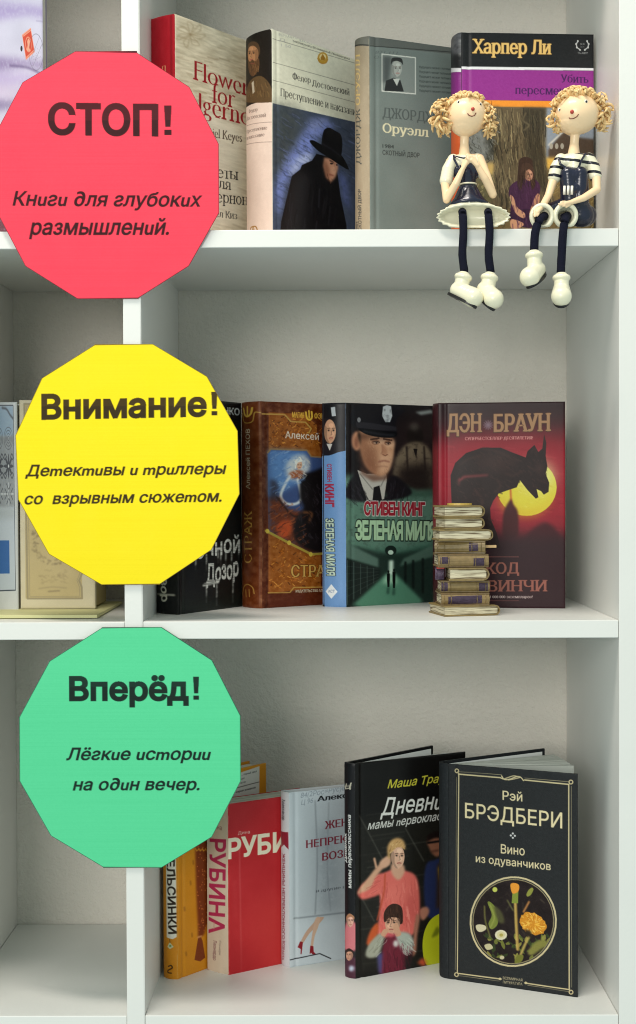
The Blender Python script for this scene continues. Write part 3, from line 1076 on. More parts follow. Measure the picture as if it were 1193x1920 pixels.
# picture window
a.poly([(286, 330), (300, 312), (488, 318), (510, 350), (552, 352), (720, 356), (720, 790), (560, 850), (500, 858), (290, 742)], (62, 82, 132), 1, 0)
a.poly([(290, 316), (480, 322), (470, 480), (300, 560), (290, 560)], (96, 138, 196), 1, 6, tex=0.3)
a.poly([(380, 440), (382, 390), (420, 350), (470, 342), (500, 372), (496, 430), (450, 470), (400, 470)], (210, 212, 214), 0.95, 4, sm=True, tex=0.4)
a.ell(446, 392, 17, 24, (222, 172, 142), 1, 1)
a.poly([(428, 368), (450, 352), (466, 372), (452, 380), (436, 396), (428, 424)], (238, 236, 228), 1, 1, sm=True)
a.poly([(392, 446), (430, 420), (470, 430), (476, 462), (420, 466)], (168, 96, 62), 1, 2, sm=True)
a.line([(400, 452), (372, 500), (352, 556), (380, 594), (430, 596), (458, 570), (452, 520), (440, 470)], 14, (224, 226, 230), 0.95, 1, sm=True)
a.poly([(290, 560), (350, 560), (380, 620), (470, 640), (552, 560), (720, 560), (720, 790), (560, 850), (500, 858), (290, 742)], (108, 52, 32), 1, 4, tex=0.5)
a.poly([(300, 470), (340, 500), (330, 560), (300, 580)], (46, 40, 52), 0.8, 4, sm=True)
a.poly([(330, 710), (352, 690), (392, 680), (412, 720), (384, 772), (344, 764)], (190, 78, 40), 1, 3, sm=True, tex=0.4)
a.poly([(460, 460), (510, 430), (720, 400), (720, 800), (560, 850), (440, 800), (420, 700), (470, 620), (450, 560)], (24, 19, 21), 1, 3, sm=True)
a.line([(330, 560), (420, 660), (500, 640), (470, 720)], 7, (34, 24, 22), 0.9, 1, sm=True)
a.line([(470, 640), (512, 646), (500, 690)], 9, (158, 96, 58), 0.9, 2, sm=True)
strands(a, [(290, 316), (480, 322), (470, 480), (300, 560)], 90, (16, -10), [(130, 166, 214), (76, 112, 176), (164, 190, 222)], 6, .45, 10)
strands(a, [(290, 560), (470, 640), (480, 840), (290, 740)], 110, (20, -14), [(150, 76, 44), (70, 32, 24), (190, 104, 56), (52, 28, 26)], 6, .5, 12)
strands(a, [(470, 470), (560, 420), (560, 830), (450, 790), (440, 640)], 90, (12, 26), [(52, 44, 50), (16, 12, 14), (70, 62, 70), (40, 30, 34)], 5, .6, 10)
strands(a, [(384, 390), (440, 345), (500, 372), (490, 440), (400, 470)], 50, (14, 16), [(236, 236, 236), (170, 176, 190), (206, 200, 190)], 4, .6, 8)
a.ell(448, 398, 13, 18, (224, 176, 146), 1, 0)
a.line([(440, 394), (445, 393)], 3, (70, 46, 40), .9)
a.line([(453, 394), (458, 394)], 3, (70, 46, 40), .9)
a.line([(445, 408), (454, 408)], 3, (160, 80, 72), .9)
a.line([(286, 330), (300, 312), (488, 318), (510, 350), (560, 354)], 8, (150, 120, 84), 0.9)
a.line([(276, 736), (396, 800), (512, 858), (640, 850)], 12, (168, 146, 60), 1, 0)
for x, y in ((284, 738), (396, 798), (508, 858)):
    a.ell(x, y, 10, 12, (206, 180, 72), 1, 1)
a.text("СТРАЖ", (404, 976), (650, 972), 62, (206, 162, 84), serif=True, bold=0.02, edge=(60, 26, 10))
a.line([(290, 1058), (400, 1056), (420, 1030), (720, 1026)], 6, (190, 150, 76), 0.9)
a.text("ИЗДАТЕЛЬСТВО АЛЬФА", (430, 1056), (600, 1050), 13, (222, 212, 190), bold=0.03)
a.poly([(290, 1064), (700, 1060), (700, 1130), (290, 1140)], (88, 34, 18), 0.7, 2, tex=0.5)
a.wear(0.35, (190, 150, 110))
s = Art([(454, 755), (490, 752), (492, 1141), (456, 1137)], F6, base=(108, 52, 24))
s.noise(26, 10, 8, 4, 15)
s.line([(148, 128), (170, 128), (180, 168), (200, 176), (224, 166), (232, 122), (250, 122)], 5, (188, 148, 70), 0.9, 0, sm=True)
s.line([(178, 100), (186, 132), (200, 142), (216, 128), (222, 98)], 9, (206, 166, 66), 1, 0, sm=True)
s.line([(200, 92), (200, 134)], 7, (206, 166, 66), 1)
s.text("Алексей ПЕХОВ", (214, 518), (212, 206), 21, (218, 204, 178), bold=0.01, up=(-1, 0))
s.text("СТРАЖ", (222, 902), (222, 632), 40, (198, 150, 74), serif=True, up=(-1, 0))
s.line([(232, 1060), (225, 1028), (200, 1012), (178, 1030), (170, 1066)], 5, (184, 140, 70), 0.9, 0, sm=True)
s.line([(192, 1040), (194, 1076)], 5, (184, 140, 70), 0.8)
s.line([(210, 1040), (212, 1076)], 5, (184, 140, 70), 0.8)
s.wear(0.5, (196, 156, 116))
S_['guard'] = (a, s)

# --- prison novel: an officer in a peaked cap above a lit corridor
a = Art([(649, 755), (827, 762), (828, 1128), (650, 1139)], F6, base=(24, 19, 22))
a.noise(5, 40, 40, 3, 16)
a.poly([(960, 160), (1200, 120), (1200, 560), (940, 560)], (44, 30, 30), 0.8, 20)
a.poly([(1050, 120), (1130, 108), (1150, 124), (1080, 136)], (170, 180, 178), 0.8, 2)
# man behind, in braces
a.ell(1050, 248, 42, 62, (28, 21, 20), 1, 2)
a.ell(1046, 196, 24, 22, (92, 84, 78), 0.7, 4)
a.poly([(950, 500), (946, 380), (972, 320), (1020, 280), (1088, 280), (1130, 330), (1140, 420), (1120, 540)], (128, 112, 92), 0.95, 3, sm=True, tex=0.5, seed=8)
a.poly([(964, 400), (1130, 380), (1150, 560), (950, 560)], (30, 22, 22), 0.9, 10)
for x in (1006, 1096):
    a.line([(x, 300), (x + 6, 420)], 9, (40, 30, 28), 0.9, 1)
a.poly([(1040, 310), (1062, 310), (1056, 360)], (30, 24, 24), 1, 1)
# green water and corridor
GR = (92, 128, 112)
a.poly([(660, 470), (720, 440), (760, 500), (900, 560), (1000, 530), (1180, 530), (1180, 860), (660, 860)], GR, 1, 6, tex=0.35, seed=2)
a.poly([(660, 460), (690, 450), (700, 500), (760, 520), (760, 560), (660, 560)], (122, 160, 138), 0.8, 5, tex=0.7)
a.poly([(940, 520), (1000, 500), (1060, 530), (1160, 520), (1160, 560), (940, 570)], (62, 92, 78), 0.9, 4, tex=0.7)
# the officer
a.poly([(690, 560), (700, 500), (748, 440), (800, 470), (900, 560), (905, 470), (950, 450), (1010, 500), (1030, 545), (940, 575), (780, 585)], (24, 21, 26), 1, 2, sm=True)
a.poly([(752, 420), (800, 440), (900, 440), (904, 470), (890, 570), (860, 580), (800, 575), (776, 500)], (190, 184, 176), 1, 1)
a.line([(765, 440), (830, 520)], 6, (140, 136, 130), .9, 0)
a.line([(900, 450), (872, 505)], 6, (140, 136, 130), .9, 0)
a.poly([(836, 510), (866, 500), (880, 580), (830, 580)], (20, 18, 22), 1, 1)
a.poly([(758, 250), (776, 215), (880, 235), (938, 262), (942, 320), (930, 380), (912, 430), (880, 455), (836, 440), (786, 380)], (204, 152, 118), 1, 2, sm=True)
a.poly([(760, 230), (800, 240), (812, 330), (850, 430), (880, 456), (830, 446), (782, 390), (762, 310)], (150, 98, 72), 0.8, 6, sm=True)
a.ell(748, 270, 24, 50, (196, 136, 104), 1, 2)
a.ell(746, 276, 10, 30, (130, 80, 62), 0.8, 2)
a.poly([(830, 240), (900, 245), (938, 268), (934, 300), (880, 290)], (232, 188, 156), 0.8, 4, sm=True)
a.poly([(870, 330), (930, 330), (924, 400), (880, 440), (862, 400)], (226, 178, 146), 0.6, 5, sm=True)
a.poly([(800, 300), (840, 296), (860, 380), (846, 430), (800, 390)], (128, 80, 58), 0.55, 5, sm=True)
a.line([(822, 262), (862, 256)], 9, (54, 36, 28), 0.95, 0)
a.line([(888, 259), (928, 266)], 9, (54, 36, 28), 0.95, 0)
a.ell(846, 276, 22, 14, (140, 92, 70), 0.7, 1)
a.ell(908, 280, 18, 13, (140, 92, 70), 0.7, 1)
a.ell(848, 279, 14, 6, (196, 176, 160), 0.45, 0)
a.ell(910, 283, 11, 6, (196, 176, 160), 0.45, 0)
a.ell(851, 279, 6, 5, (40, 30, 30), 0.9, 0)
a.ell(912, 283, 5.5, 5, (40, 30, 30), 0.9, 0)
a.poly([(764, 226), (850, 232), (944, 250), (940, 276), (880, 268), (800, 262), (764, 262)], (84, 54, 42), 0.6, 4)
a.poly([(766, 400), (800, 440), (880, 456), (912, 432), (905, 470), (830, 480), (770, 440)], (112, 74, 58), 0.8, 3)
strands(a, [(770, 250), (936, 262), (925, 400), (880, 452), (790, 380)], 150, (3, 9), [(222, 174, 142), (176, 122, 94), (196, 144, 112), (150, 100, 76)], 3, .3, 3)
a.line([(832, 275), (850, 271), (866, 277)], 4, (50, 34, 28), 0.95)
a.line([(898, 279), (912, 275), (924, 281)], 4, (50, 34, 28), 0.95)
a.line([(846, 405), (880, 400), (908, 404)], 5, (150, 98, 74), 0.6, 1)
a.line([(884, 340), (896, 346), (906, 340)], 6, (120, 72, 56), 0.85, 0)
a.line([(880, 290), (884, 320), (876, 336)], 6, (140, 92, 70), 0.7, 1)
strands(a, [(700, 480), (760, 470), (800, 560), (700, 570)], 40, (20, 40), [(50, 46, 54), (14, 12, 16)], 5, .6, 8)
strands(a, [(910, 480), (960, 460), (1020, 540), (920, 560)], 40, (-10, 40), [(50, 46, 54), (14, 12, 16)], 5, .6, 8)
a.poly([(884, 270), (904, 320), (906, 340), (880, 344)], (176, 120, 92), 0.75, 2)
a.line([(862, 378), (890, 372), (916, 378)], 7, (142, 84, 70), 0.75, 1, sm=True)
a.poly([(760, 215), (770, 240), (770, 300), (752, 240)], (40, 28, 22), 1, 2)
a.poly([(714, 160), (740, 95), (820, 66), (960, 74), (1000, 110), (960, 150), (950, 190), (952, 230), (880, 240), (800, 214), (740, 196)], (20, 18, 24), 1, 1, sm=True)
a.poly([(745, 170), (820, 176), (952, 196), (954, 216), (880, 214), (748, 200)], (42, 40, 46), 0.9, 1)
a.poly([(756, 205), (840, 214), (950, 224), (944, 250), (880, 252), (800, 236)], (8, 8, 12), 1, 1, sm=True)
a.line([(780, 218), (880, 236), (940, 240)], 5, (120, 124, 136), 0.55, 2, sm=True)
a.poly([(884, 92), (904, 84), (926, 90), (932, 140), (920, 172), (896, 172), (880, 140)], (196, 200, 204), 0.95, 1, tex=0.5)
a.ell(760, 160, 9, 13, (130, 130, 134), 1, 1)
# lettering
a.text("СТИВЕН КИНГ", (784, 652), (1104, 655), 66, (150, 34, 48), bold=0.05, edge=(236, 232, 228), edge_w=0.035, spacing=0.9)
a.text("ЗЕЛЕНАЯ МИЛЯ", (738, 778), (1160, 780), 92, (172, 206, 168), bold=0.05, edge=(20, 30, 26), edge_w=0.05, spacing=0.88)
# corridor in perspective
a.poly([(660, 800), (900, 850), (960, 850), (1180, 800), (1180, 1160), (660, 1160)], (30, 48, 42), 1, 3)
a.poly([(700, 790), (860, 830), (920, 815), (980, 830), (1140, 790), (1140, 830), (980, 850), (860, 850)], (66, 108, 92), 0.8, 5, tex=0.7)
a.poly([(660, 800), (700, 800), (860, 880), (860, 930), (700, 880), (660, 860)], (98, 128, 116), 0.8, 2)
a.poly([(1180, 800), (1140, 810), (990, 880), (970, 920), (1140, 870), (1180, 860)], (96, 128, 114), 0.7, 2)
a.poly([(690, 880), (870, 930), (870, 1000), (700, 1140)], (20, 30, 28), 0.9, 2)
for i in range(5):
    x = 700 + i * 34
    a.line([(x, 890 + i * 10), (x, 1120 - i * 28)], 3, (90, 110, 104), 0.6)
for i in range(5):
    y = 920 + i * 40
    a.line([(695, y), (860, 935 + i * 14)], 2, (90, 110, 104), 0.45)
for x in (1000, 1040, 1090):
    a.line([(x, 900 - (x - 1000) * 0.2), (x, 1010 + (x - 1000) * 0.5)], 12, (14, 22, 20), 0.9, 1)
a.poly([(900, 960), (950, 960), (1090, 1100), (1060, 1130), (760, 1130), (730, 1120)], (84, 136, 112), 1, 3)
a.poly([(905, 960), (940, 960), (960, 1010), (880, 1010)], (170, 214, 186), 0.9, 4)
a.poly([(915, 890), (938, 888), (938, 965), (914, 965)], (206, 232, 214), 1, 2)
a.ell(924, 838, 30, 26, (22, 36, 32), 1, 1)
a.ell(924, 848, 14, 12, (190, 216, 200), 1, 1)
for x, y0, y1 in ((912, 945, 1028), (941, 936, 1034)):
    a.ell(x, y0 + 4, 5, 8, (8, 12, 12))
    a.poly([(x - 8, y0 + 12), (x + 8, y0 + 12), (x + 8, y1 - 40), (x + 5, y1), (x - 5, y1), (x - 8, y1 - 40)], (8, 12, 12))
    a.poly([(x - 6, y1), (x + 6, y1), (x + 4, y1 + 36), (x - 10, y1 + 36)], (30, 54, 46), 0.7, 2)
a.wear(0.3, (150, 160, 158))
s = Art([(604, 756), (649, 755), (650, 1139), (605, 1137)], F6, base=(112, 152, 204))
s.noise(5, 30, 8, 3, 17)
s.poly([(540, 60), (690, 60), (690, 320), (560, 350), (540, 340)], (30, 26, 32), 1, 1)
face(s, 612, 220, 32, 62, (206, 156, 126), None, 1)
s.poly([(568, 330), (590, 280), (630, 290), (650, 270), (670, 310), (650, 330), (600, 345)], (32, 28, 36), 1, 1, sm=True)
s.poly([(594, 284), (626, 284), (612, 320)], (206, 200, 196), 1, 1)
s.poly([(556, 150), (560, 110), (600, 80), (650, 84), (668, 120), (650, 160), (600, 150)], (22, 20, 26), 1, 1, sm=True)
s.poly([(618, 96), (640, 92), (644, 140), (624, 142)], (196, 200, 206), 0.95, 1)
s.text("СТИВЕН", (597, 388), (598, 480), 24, (166, 44, 70), bold=0.03, up=(1, 0))
s.text("КИНГ", (586, 492), (588, 612), 45, (166, 44, 70), bold=0.05, up=(1, 0))
s.text("ЗЕЛЕНАЯ МИЛЯ", (588, 668), (596, 970), 42, (196, 216, 200), bold=0.04, up=(1, 0), edge=(24, 34, 44), edge_w=0.06)
s.poly([(620, 1012), (652, 1052), (620, 1088), (588, 1050)], (232, 236, 240))
s.text("АСТ", (602, 1056), (638, 1056), 14, (120, 140, 176), bold=0.02)
s.wear(0.45, (180, 200, 224))
S_['prison'] = (a, s)

# --- dark red book with a gargoyle silhouette before a yellow moon
F8 = (790, 730, 0.3378)
a = Art([(821, 756), (1060, 753), (1060, 1141), (822, 1139)], F8, base=(44, 22, 26))
a.poly([(90, 260), (820, 230), (820, 830), (90, 830)], (132, 26, 40), 1, 30)
a.poly([(110, 330), (420, 280), (820, 330), (820, 700), (600, 760), (110, 620)], (168, 38, 52), 0.85, 24, sm=True)
strands(a, [(100, 300), (810, 280), (810, 780), (100, 780)], 200, (50, 6), [(190, 56, 66), (126, 24, 38), (150, 34, 48)], 10, .25, 20)
a.noise(5, 30, 30, 3, 18)
a.ell(585, 545, 166, 158, (232, 216, 66), 1, 1)
a.ell(640, 480, 100, 90, (244, 240, 170), 0.8, 14)
a.poly([(420, 600), (480, 690), (600, 712), (700, 660), (740, 580), (680, 650), (560, 670), (470, 620)], (226, 178, 40), 0.6, 8, sm=True)
strands(a, [(430, 560), (585, 400), (745, 540), (585, 690)], 80, (10, 6), [(246, 236, 140), (222, 196, 60)], 6, .35, 8)
a.line([(496, 556), (500, 640)], 8, (206, 86, 40), 1, 1)
a.poly([(490, 620), (500, 612), (512, 640), (534, 676), (540, 740), (530, 820), (460, 820), (452, 740), (462, 672)], (70, 22, 26), 1, 2, sm=True)
a.poly([(596, 800), (640, 760), (690, 740), (740, 770), (770, 820), (800, 880), (560, 880)], (70, 22, 30), 1, 4, sm=True)
a.poly([(90, 830), (400, 815), (820, 815), (820, 1230), (90, 1230)], (50, 26, 32), 1, 12)
SIL = (36, 19, 19)
a.poly([(170, 640), (164, 480), (190, 410), (250, 355), (340, 325), (440, 325), (500, 350), (580, 380), (590, 345), (628, 310), (650, 350), (672, 330), (682, 250), (694, 300), (690, 370), (700, 430), (690, 470), (710, 520),
        (706, 570), (680, 586), (665, 566), (640, 555), (650, 600), (636, 608), (590, 560), (548, 505), (530, 545), (470, 565), (430, 580), (400, 620), (384, 660), (386, 720), (420, 800), (440, 880), (300, 900), (200, 900)], SIL, 1, 1)
a.poly([(210, 545), (204, 500), (240, 480), (375, 472), (370, 482), (250, 492), (216, 512)], (150, 62, 66), 0.85, 2)
a.poly([(300, 380), (450, 350), (540, 400), (480, 460), (340, 450)], (62, 36, 32), 0.6, 10)
for P_, w_ in (([(330, 330), (420, 345), (500, 380), (560, 400)], 7), ([(470, 470), (520, 480), (560, 450)], 8), ([(300, 560), (340, 620), (330, 700), (360, 800)], 12), ([(420, 500), (440, 540), (410, 570)], 9),
               ([(220, 420), (260, 390), (330, 370)], 7), ([(600, 430), (630, 450), (650, 440)], 6), ([(640, 500), (668, 512), (694, 520)], 6), ([(684, 270), (682, 310), (676, 340)], 5), ([(610, 350), (630, 330), (640, 370)], 5)):
    a.line(P_, w_, (84, 52, 44), 0.55, 2, sm=True)
strands(a, [(180, 460), (340, 335), (560, 390), (540, 500), (400, 600), (380, 800), (210, 850)], 260, (14, 14), [(58, 34, 30), (26, 13, 13), (66, 40, 36)], 6, .5, 12)
strands(a, [(590, 360), (690, 380), (706, 560), (640, 560), (560, 480)], 70, (8, 10), [(64, 38, 34), (24, 12, 12)], 5, .5, 8)
a.poly([(640, 400), (680, 420), (676, 470), (640, 470)], (60, 36, 34), 0.8, 5)
for s_, p, q, c in (("ДЭН", (140, 240), (342, 238), 102), ("БРАУН", (400, 238), (724, 232), 98)):
    a.text(s_, p, q, c, (172, 128, 92), bold=0.035, serif=True, edge=(70, 40, 26), edge_w=0.03)
a.ell(372, 200, 20, 20, (120, 90, 100), 0.8, 2)
for k in range(6):
    t = k * math.pi / 6
    a.line([(372 - 26 * math.cos(t), 200 - 26 * math.sin(t)), (372 + 26 * math.cos(t), 200 + 26 * math.sin(t))], 4, (130, 104, 118), 0.8)
a.text("СУПЕРБЕСТСЕЛЛЕР ДЕСЯТИЛЕТИЯ!", (244, 284), (620, 279), 17, (226, 156, 150), serif=True, bold=0.02)
a.line([(310, 930), (540, 930)], 3, (150, 90, 84), 0.9)
a.text("КОД", (352, 1024), (546, 1022), 62, (158, 96, 84), serif=True, bold=0.02, edge=(44, 18, 20))
a.text("ДА ВИНЧИ", (200, 1122), (704, 1120), 62, (158, 96, 84), serif=True, bold=0.02, edge=(44, 18, 20))
a.text("Продано более 81 000 000 экземпляров!", (200, 1158), (618, 1158), 15, (214, 196, 192), serif=True, bold=0.02)
a.line([(310, 1172), (540, 1172)], 2.5, (150, 90, 84), 0.9)
a.wear(0.3, (130, 90, 90))
s = Art([(815, 759), (821, 756), (822, 1139), (816, 1135)], F8, base=(66, 26, 32))
s.poly([(60, 300), (120, 300), (120, 800), (60, 800)], (134, 40, 50), 1, 12)
s.wear(0.3, (130, 90, 90))
S_['gargoyle'] = (a, s)

# --- orange book
F9 = (290, 1560, 0.2263)
a = Art([(332, 1468), (500, 1431), (501, 1775), (334, 1837)], F9, base=(218, 142, 32))
a.noise(5, 40, 40, 3, 19)
for x, y in ((320, 255), (298, 425), (310, 855), (250, 640), (262, 1010)):
    a.line([(x, y - 16), (x + 4, y + 14)], 8, (138, 78, 20), 0.8, 1)
a.poly([(338, 150), (346, 60), (700, -120), (700, 600), (436, 760), (410, 850), (390, 870), (362, 870), (360, 780), (346, 500)], (128, 56, 22), 1, 2)
a.poly([(362, 875), (384, 868), (398, 900), (420, 1040), (380, 1072), (332, 1060)], (130, 58, 26), 1, 1)
a.line([(358, 874), (388, 864)], 12, (226, 160, 110), 1, 1)
for i in range(70):
    x, y = rnd.uniform(352, 440), rnd.uniform(120, 820)
    a.ell(x, y, 4, 5, (214, 120, 60), 0.8)
for i in range(9):
    a.line([(340 + i * 14, 140 + (i % 2) * 14), (352 + i * 14, 160 - (i % 2) * 10)], 8, (214, 144, 44), 0.9)
G9 = (380, 1380, 0.25147)
a.f = G9
a.poly([(0, 372), (424, 228), (422, 450), (0, 560)], (226, 222, 214))
a.text("…торный цикл", (290, 300), (404, 272), 14, (70, 66, 64), bold=0.01)
a.text("новый", (282, 332), (312, 322), 14, (70, 66, 64))
a.text("автор", (282, 360), (322, 350), 14, (70, 66, 64))
a.line([(260, 388), (420, 346)], 5, (70, 60, 52), 1)
a.text("серия романов", (250, 428), (396, 392), 14, (60, 54, 50), bold=0.02)
a.wear(0.3)
s = Art([(305, 1465), (332, 1468), (334, 1837), (307, 1832)], F9, base=(214, 138, 30))
s.noise(5, 30, 8, 3, 20)
s.poly([(100, -200), (176, -196), (184, 868), (160, 882), (112, 866)], (232, 226, 212))
s.text("АПЕЛЬСИНКИ", (110, 60), (128, 838), 56, (50, 36, 26), bold=0.03, up=(1, 0), wob=0.03)
s.poly([(138, 905), (118, 945), (140, 962), (166, 946)], (206, 210, 170), 1, 1)
s.ell(142, 936, 9, 9, (120, 150, 90), 1, 1)
s.line([(138, 880), (140, 910)], 5, (90, 70, 30))
s.line([(128, 1106), (148, 1098), (156, 1120), (126, 1138), (124, 1156), (150, 1162)], 10, (66, 40, 14), 1, 0, sm=True)
s.wear(0.3)
S_['orange'] = (a, s)

# --- red paperback
a = Art([(428, 1508), (603, 1483), (604, 1792), (429, 1829)], F9, base=(186, 36, 42))
a.noise(6, 30, 30, 3, 22)
a.line([(706, 130), (722, 1170)], 6, (220, 120, 116), 0.6, 1)
a.line([(664, 400), (672, 700)], 6, (214, 96, 92), 0.5, 3)
a.line([(606, -200), (606, 1190)], 7, (226, 160, 150), 0.6, 1)
a.text("Дина", (694, 24), (792, 12), 26, (224, 180, 168), bold=0.01)
a.text("РУБИНА", (608, 222), (1385, 108), 158, (232, 222, 196), bold=0.035)
a.poly([(760, 700), (900, 520), (1200, 500), (1400, 700), (1400, 1100), (900, 1130)], (208, 60, 56), 0.6, 30, sm=True)
a.poly([(612, 940), (800, 1000), (980, 1160), (612, 1190)], (170, 34, 40), 0.6, 20)
a.wear(0.6, (230, 190, 184))
s = Art([(387, 1501), (428, 1508), (429, 1829), (389, 1819)], F9, base=(206, 186, 164))
s.noise(6, 30, 10, 3, 23)
s.text("РУБИНА", (462, 60), (452, 846), 128, (172, 44, 80), bold=0.03, up=(1, 0.06), spacing=1.02)
s.text("Дина", (470, -30), (560, -8), 40, (140, 100, 96), bold=0.01)
s.text("Почерк", (536, 906), (536, 1024), 17, (110, 86, 84), up=(1, 0.06))
s.text("Леонардо", (490, 902), (488, 1064), 28, (120, 70, 76), bold=0.01, up=(1, 0.06))
s.wear(0.5, (226, 214, 200))
S_['redback'] = (a, s)

# --- white book with a woman's legs in red heels
F11 = (290, 1400, 0.327)
a = Art([(542, 1486), (728, 1468), (729, 1786), (543, 1815)], F11, base=(196, 204, 210))
a.noise(6, 60, 20, 3, 24)
a.poly([(840, 330), (1090, 290), (1400, 240), (1400, 900), (1090, 960), (820, 990)], (176, 184, 190), 0.7, 10)
a.poly([(930, 460), (1040, 440), (1060, 940), (960, 960)], (120, 128, 136), 0.55, 16, tex=0.5)
a.line([(922, 310), (934, 660), (922, 960)], 4, (96, 100, 106), 0.8, 1, sm=True)
a.line([(1000, 320), (992, 700), (1010, 940)], 3, (110, 114, 120), 0.7, 1, sm=True)
a.line([(800, 985), (1100, 950)], 5, (86, 92, 98), 0.8, 1)
a.text("84(2Рос=Рус)6", (840, 296), (1090, 252), 30, (120, 130, 142), 0.75, shear=0.2, wob=0.03)
a.text("Ц 96", (842, 336), (910, 322), 30, (120, 130, 142), 0.75, shear=0.2)
a.text("Александр", (932, 316), (1245, 276), 30, (26, 28, 32), serif=True, bold=0.03)
a.text("ЖЕНЩИНЫ", (976, 474), (1300, 424), 45, (120, 34, 48), serif=True, bold=0.02)
a.text("НЕПРЕКЛОННОГО", (868, 583), (1390, 508), 45, (120, 34, 48), serif=True, bold=0.02)
a.text("ВОЗРАСТА", (962, 655), (1290, 600), 45, (120, 34, 48), serif=True, bold=0.02)
a.text("и другие неприятности", (926, 836), (1300, 780), 17, (70, 74, 80), serif=True)
a.poly([(930, 982), (972, 978), (940, 1020), (890, 1070), (850, 1130), (836, 1126), (870, 1060), (912, 1010)], (196, 160, 138), 1, 1, sm=True)
a.poly([(925, 985), (950, 982), (940, 1030), (918, 1090), (908, 1156), (896, 1154), (904, 1080)], (206, 170, 146), 1, 1, sm=True)
a.poly([(836, 1116), (852, 1120), (848, 1160), (844, 1190), (838, 1190), (840, 1160), (822, 1150)], (140, 24, 36), 1, 0)
a.poly([(894, 1140), (912, 1144), (914, 1176), (930, 1192), (906, 1190), (898, 1180), (896, 1186), (890, 1186)], (140, 24, 36), 1, 0)
a.line([(770, 1224), (948, 1186), (1010, 1214)], 6, (40, 42, 46), 1)
a.wear(0.4, (230, 234, 238))
s = Art([(527, 1482), (542, 1486), (543, 1815), (528, 1808)], F11, base=(206, 204, 208))
s.text("Александр", (740, 300), (740, 420), 16, (40, 42, 48), bold=0.02, up=(1, 0.1))
s.poly([(730, 484), (768, 490), (770, 590), (752, 560), (730, 580)], (140, 28, 48))
s.text("ЖЕНЩИНЫ НЕПРЕКЛОННОГО", (742, 610), (740, 1100), 14, (130, 40, 56), bold=0.02, up=(1, 0.1))
s.text("ВОЗРАСТА", (742, 1110), (736, 1220), 14, (130, 40, 56), bold=0.02, up=(1, 0.1))
s.wear(0.3)
S_['heels'] = (a, s)

# --- black book: a mother, a boy and a man before a blackboard
F12 = (620, 1380, 0.25)
a = Art([(666, 1432), (873, 1410), (874, 1797), (667, 1836)], F12, base=(17, 15, 14))
a.noise(3, 30, 30, 3, 25)
a.poly([(200, 640), (1020, 470), (1020, 1660), (200, 1780)], (34, 32, 27), 0.8, 10, tex=0.4, seed=6)
for i in range(24):
    y = 600 + i * 48 + rnd.uniform(-12, 12)
    x = rnd.uniform(200, 420)
    L = rnd.uniform(150, 420)
    a.line([(x, y), (x + L, y - L * 0.14)], rnd.uniform(2, 6), (150, 148, 136), rnd.uniform(0.15, 0.4), 1)
for p, q in (((220, 600), (400, 940)), ((560, 690), (700, 940)), ((240, 1220), (330, 1390))):
    a.line([p, q], 4, (150, 150, 140), 0.6, 1)
a.text("Маша Трауб", (428, 396), (905, 338), 62, (206, 196, 62), shear=0.3, bold=0.012, wob=0.03)
a.text("Дневнuк", (372, 600), (915, 535), 128, (226, 224, 218), shear=0.3, bold=0.012, wob=0.03)
a.text("мамы nервокласснuка", (280, 704), (1010, 605), 62, (214, 212, 206), shear=0.3, bold=0.012, wob=0.02)
# man at the right
a.poly([(710, 1280), (700, 1100), (720, 960), (780, 930), (880, 900), (1020, 920), (1020, 1380), (760, 1370)], (38, 46, 84), 1, 2, sm=True)
a.poly([(800, 960), (860, 930), (860, 1260), (790, 1300)], (54, 40, 34), 1, 3)
a.line([(816, 990), (830, 1080)], 18, (196, 148, 40), 0.9, 3)
a.poly([(724, 800), (740, 755), (800, 740), (860, 760), (850, 860), (800, 905), (760, 880), (734, 830)], (140, 90, 68), 1, 2, sm=True)
a.poly([(722, 800), (730, 745), (800, 715), (880, 740), (880, 790), (800, 765), (740, 785)], (26, 18, 16), 1, 2, sm=True)
a.line([(730, 802), (812, 790)], 15, (14, 12, 14), 1, 1)
a.line([(756, 868), (810, 858)], 12, (60, 34, 28), 0.8, 2)
a.poly([(670, 1300), (720, 1280), (740, 1320), (700, 1380), (672, 1360)], (176, 118, 96), 1, 2, sm=True)
# woman in coral
CO = (224, 108, 98)
a.poly([(205, 1170), (260, 1095), (340, 1040), (400, 1025), (470, 1000), (560, 1010), (630, 1040), (660, 1120), (668, 1300), (640, 1400), (600, 1500), (360, 1500), (366, 1350), (372, 1200), (330, 1205), (240, 1225)], CO, 1, 2, sm=True)
a.poly([(560, 1200), (640, 1150), (650, 1340), (590, 1470)], (190, 80, 76), 0.6, 10)
a.poly([(400, 1200), (480, 1100), (560, 1200), (500, 1250)], (238, 134, 120), 0.6, 14)
a.poly([(205, 1180), (300, 1040), (370, 960), (440, 900), (450, 950), (400, 990), (340, 1060), (300, 1140)], (214, 164, 134), 1, 2, sm=True)
a.line([(345, 985), (330, 920)], 16, (214, 164, 134), 1, 1)
a.poly([(368, 950), (430, 900), (446, 960), (400, 990)], (220, 170, 140), 1, 2, sm=True)
a.poly([(460, 960), (540, 960), (556, 1020), (510, 1080), (460, 1030)], (214, 164, 136), 1, 2, sm=True)
a.poly([(430, 900), (428, 830), (460, 780), (510, 765), (550, 790), (562, 850), (540, 840), (500, 820), (456, 850), (446, 920)], (206, 160, 104), 1, 2, sm=True)
face(a, 505, 905, 50, 88, (228, 180, 152), None, 1)
a.poly([(448, 880), (462, 826), (500, 800), (540, 806), (556, 850), (536, 838), (500, 836), (470, 862)], (206, 160, 104), 1, 0, sm=True)
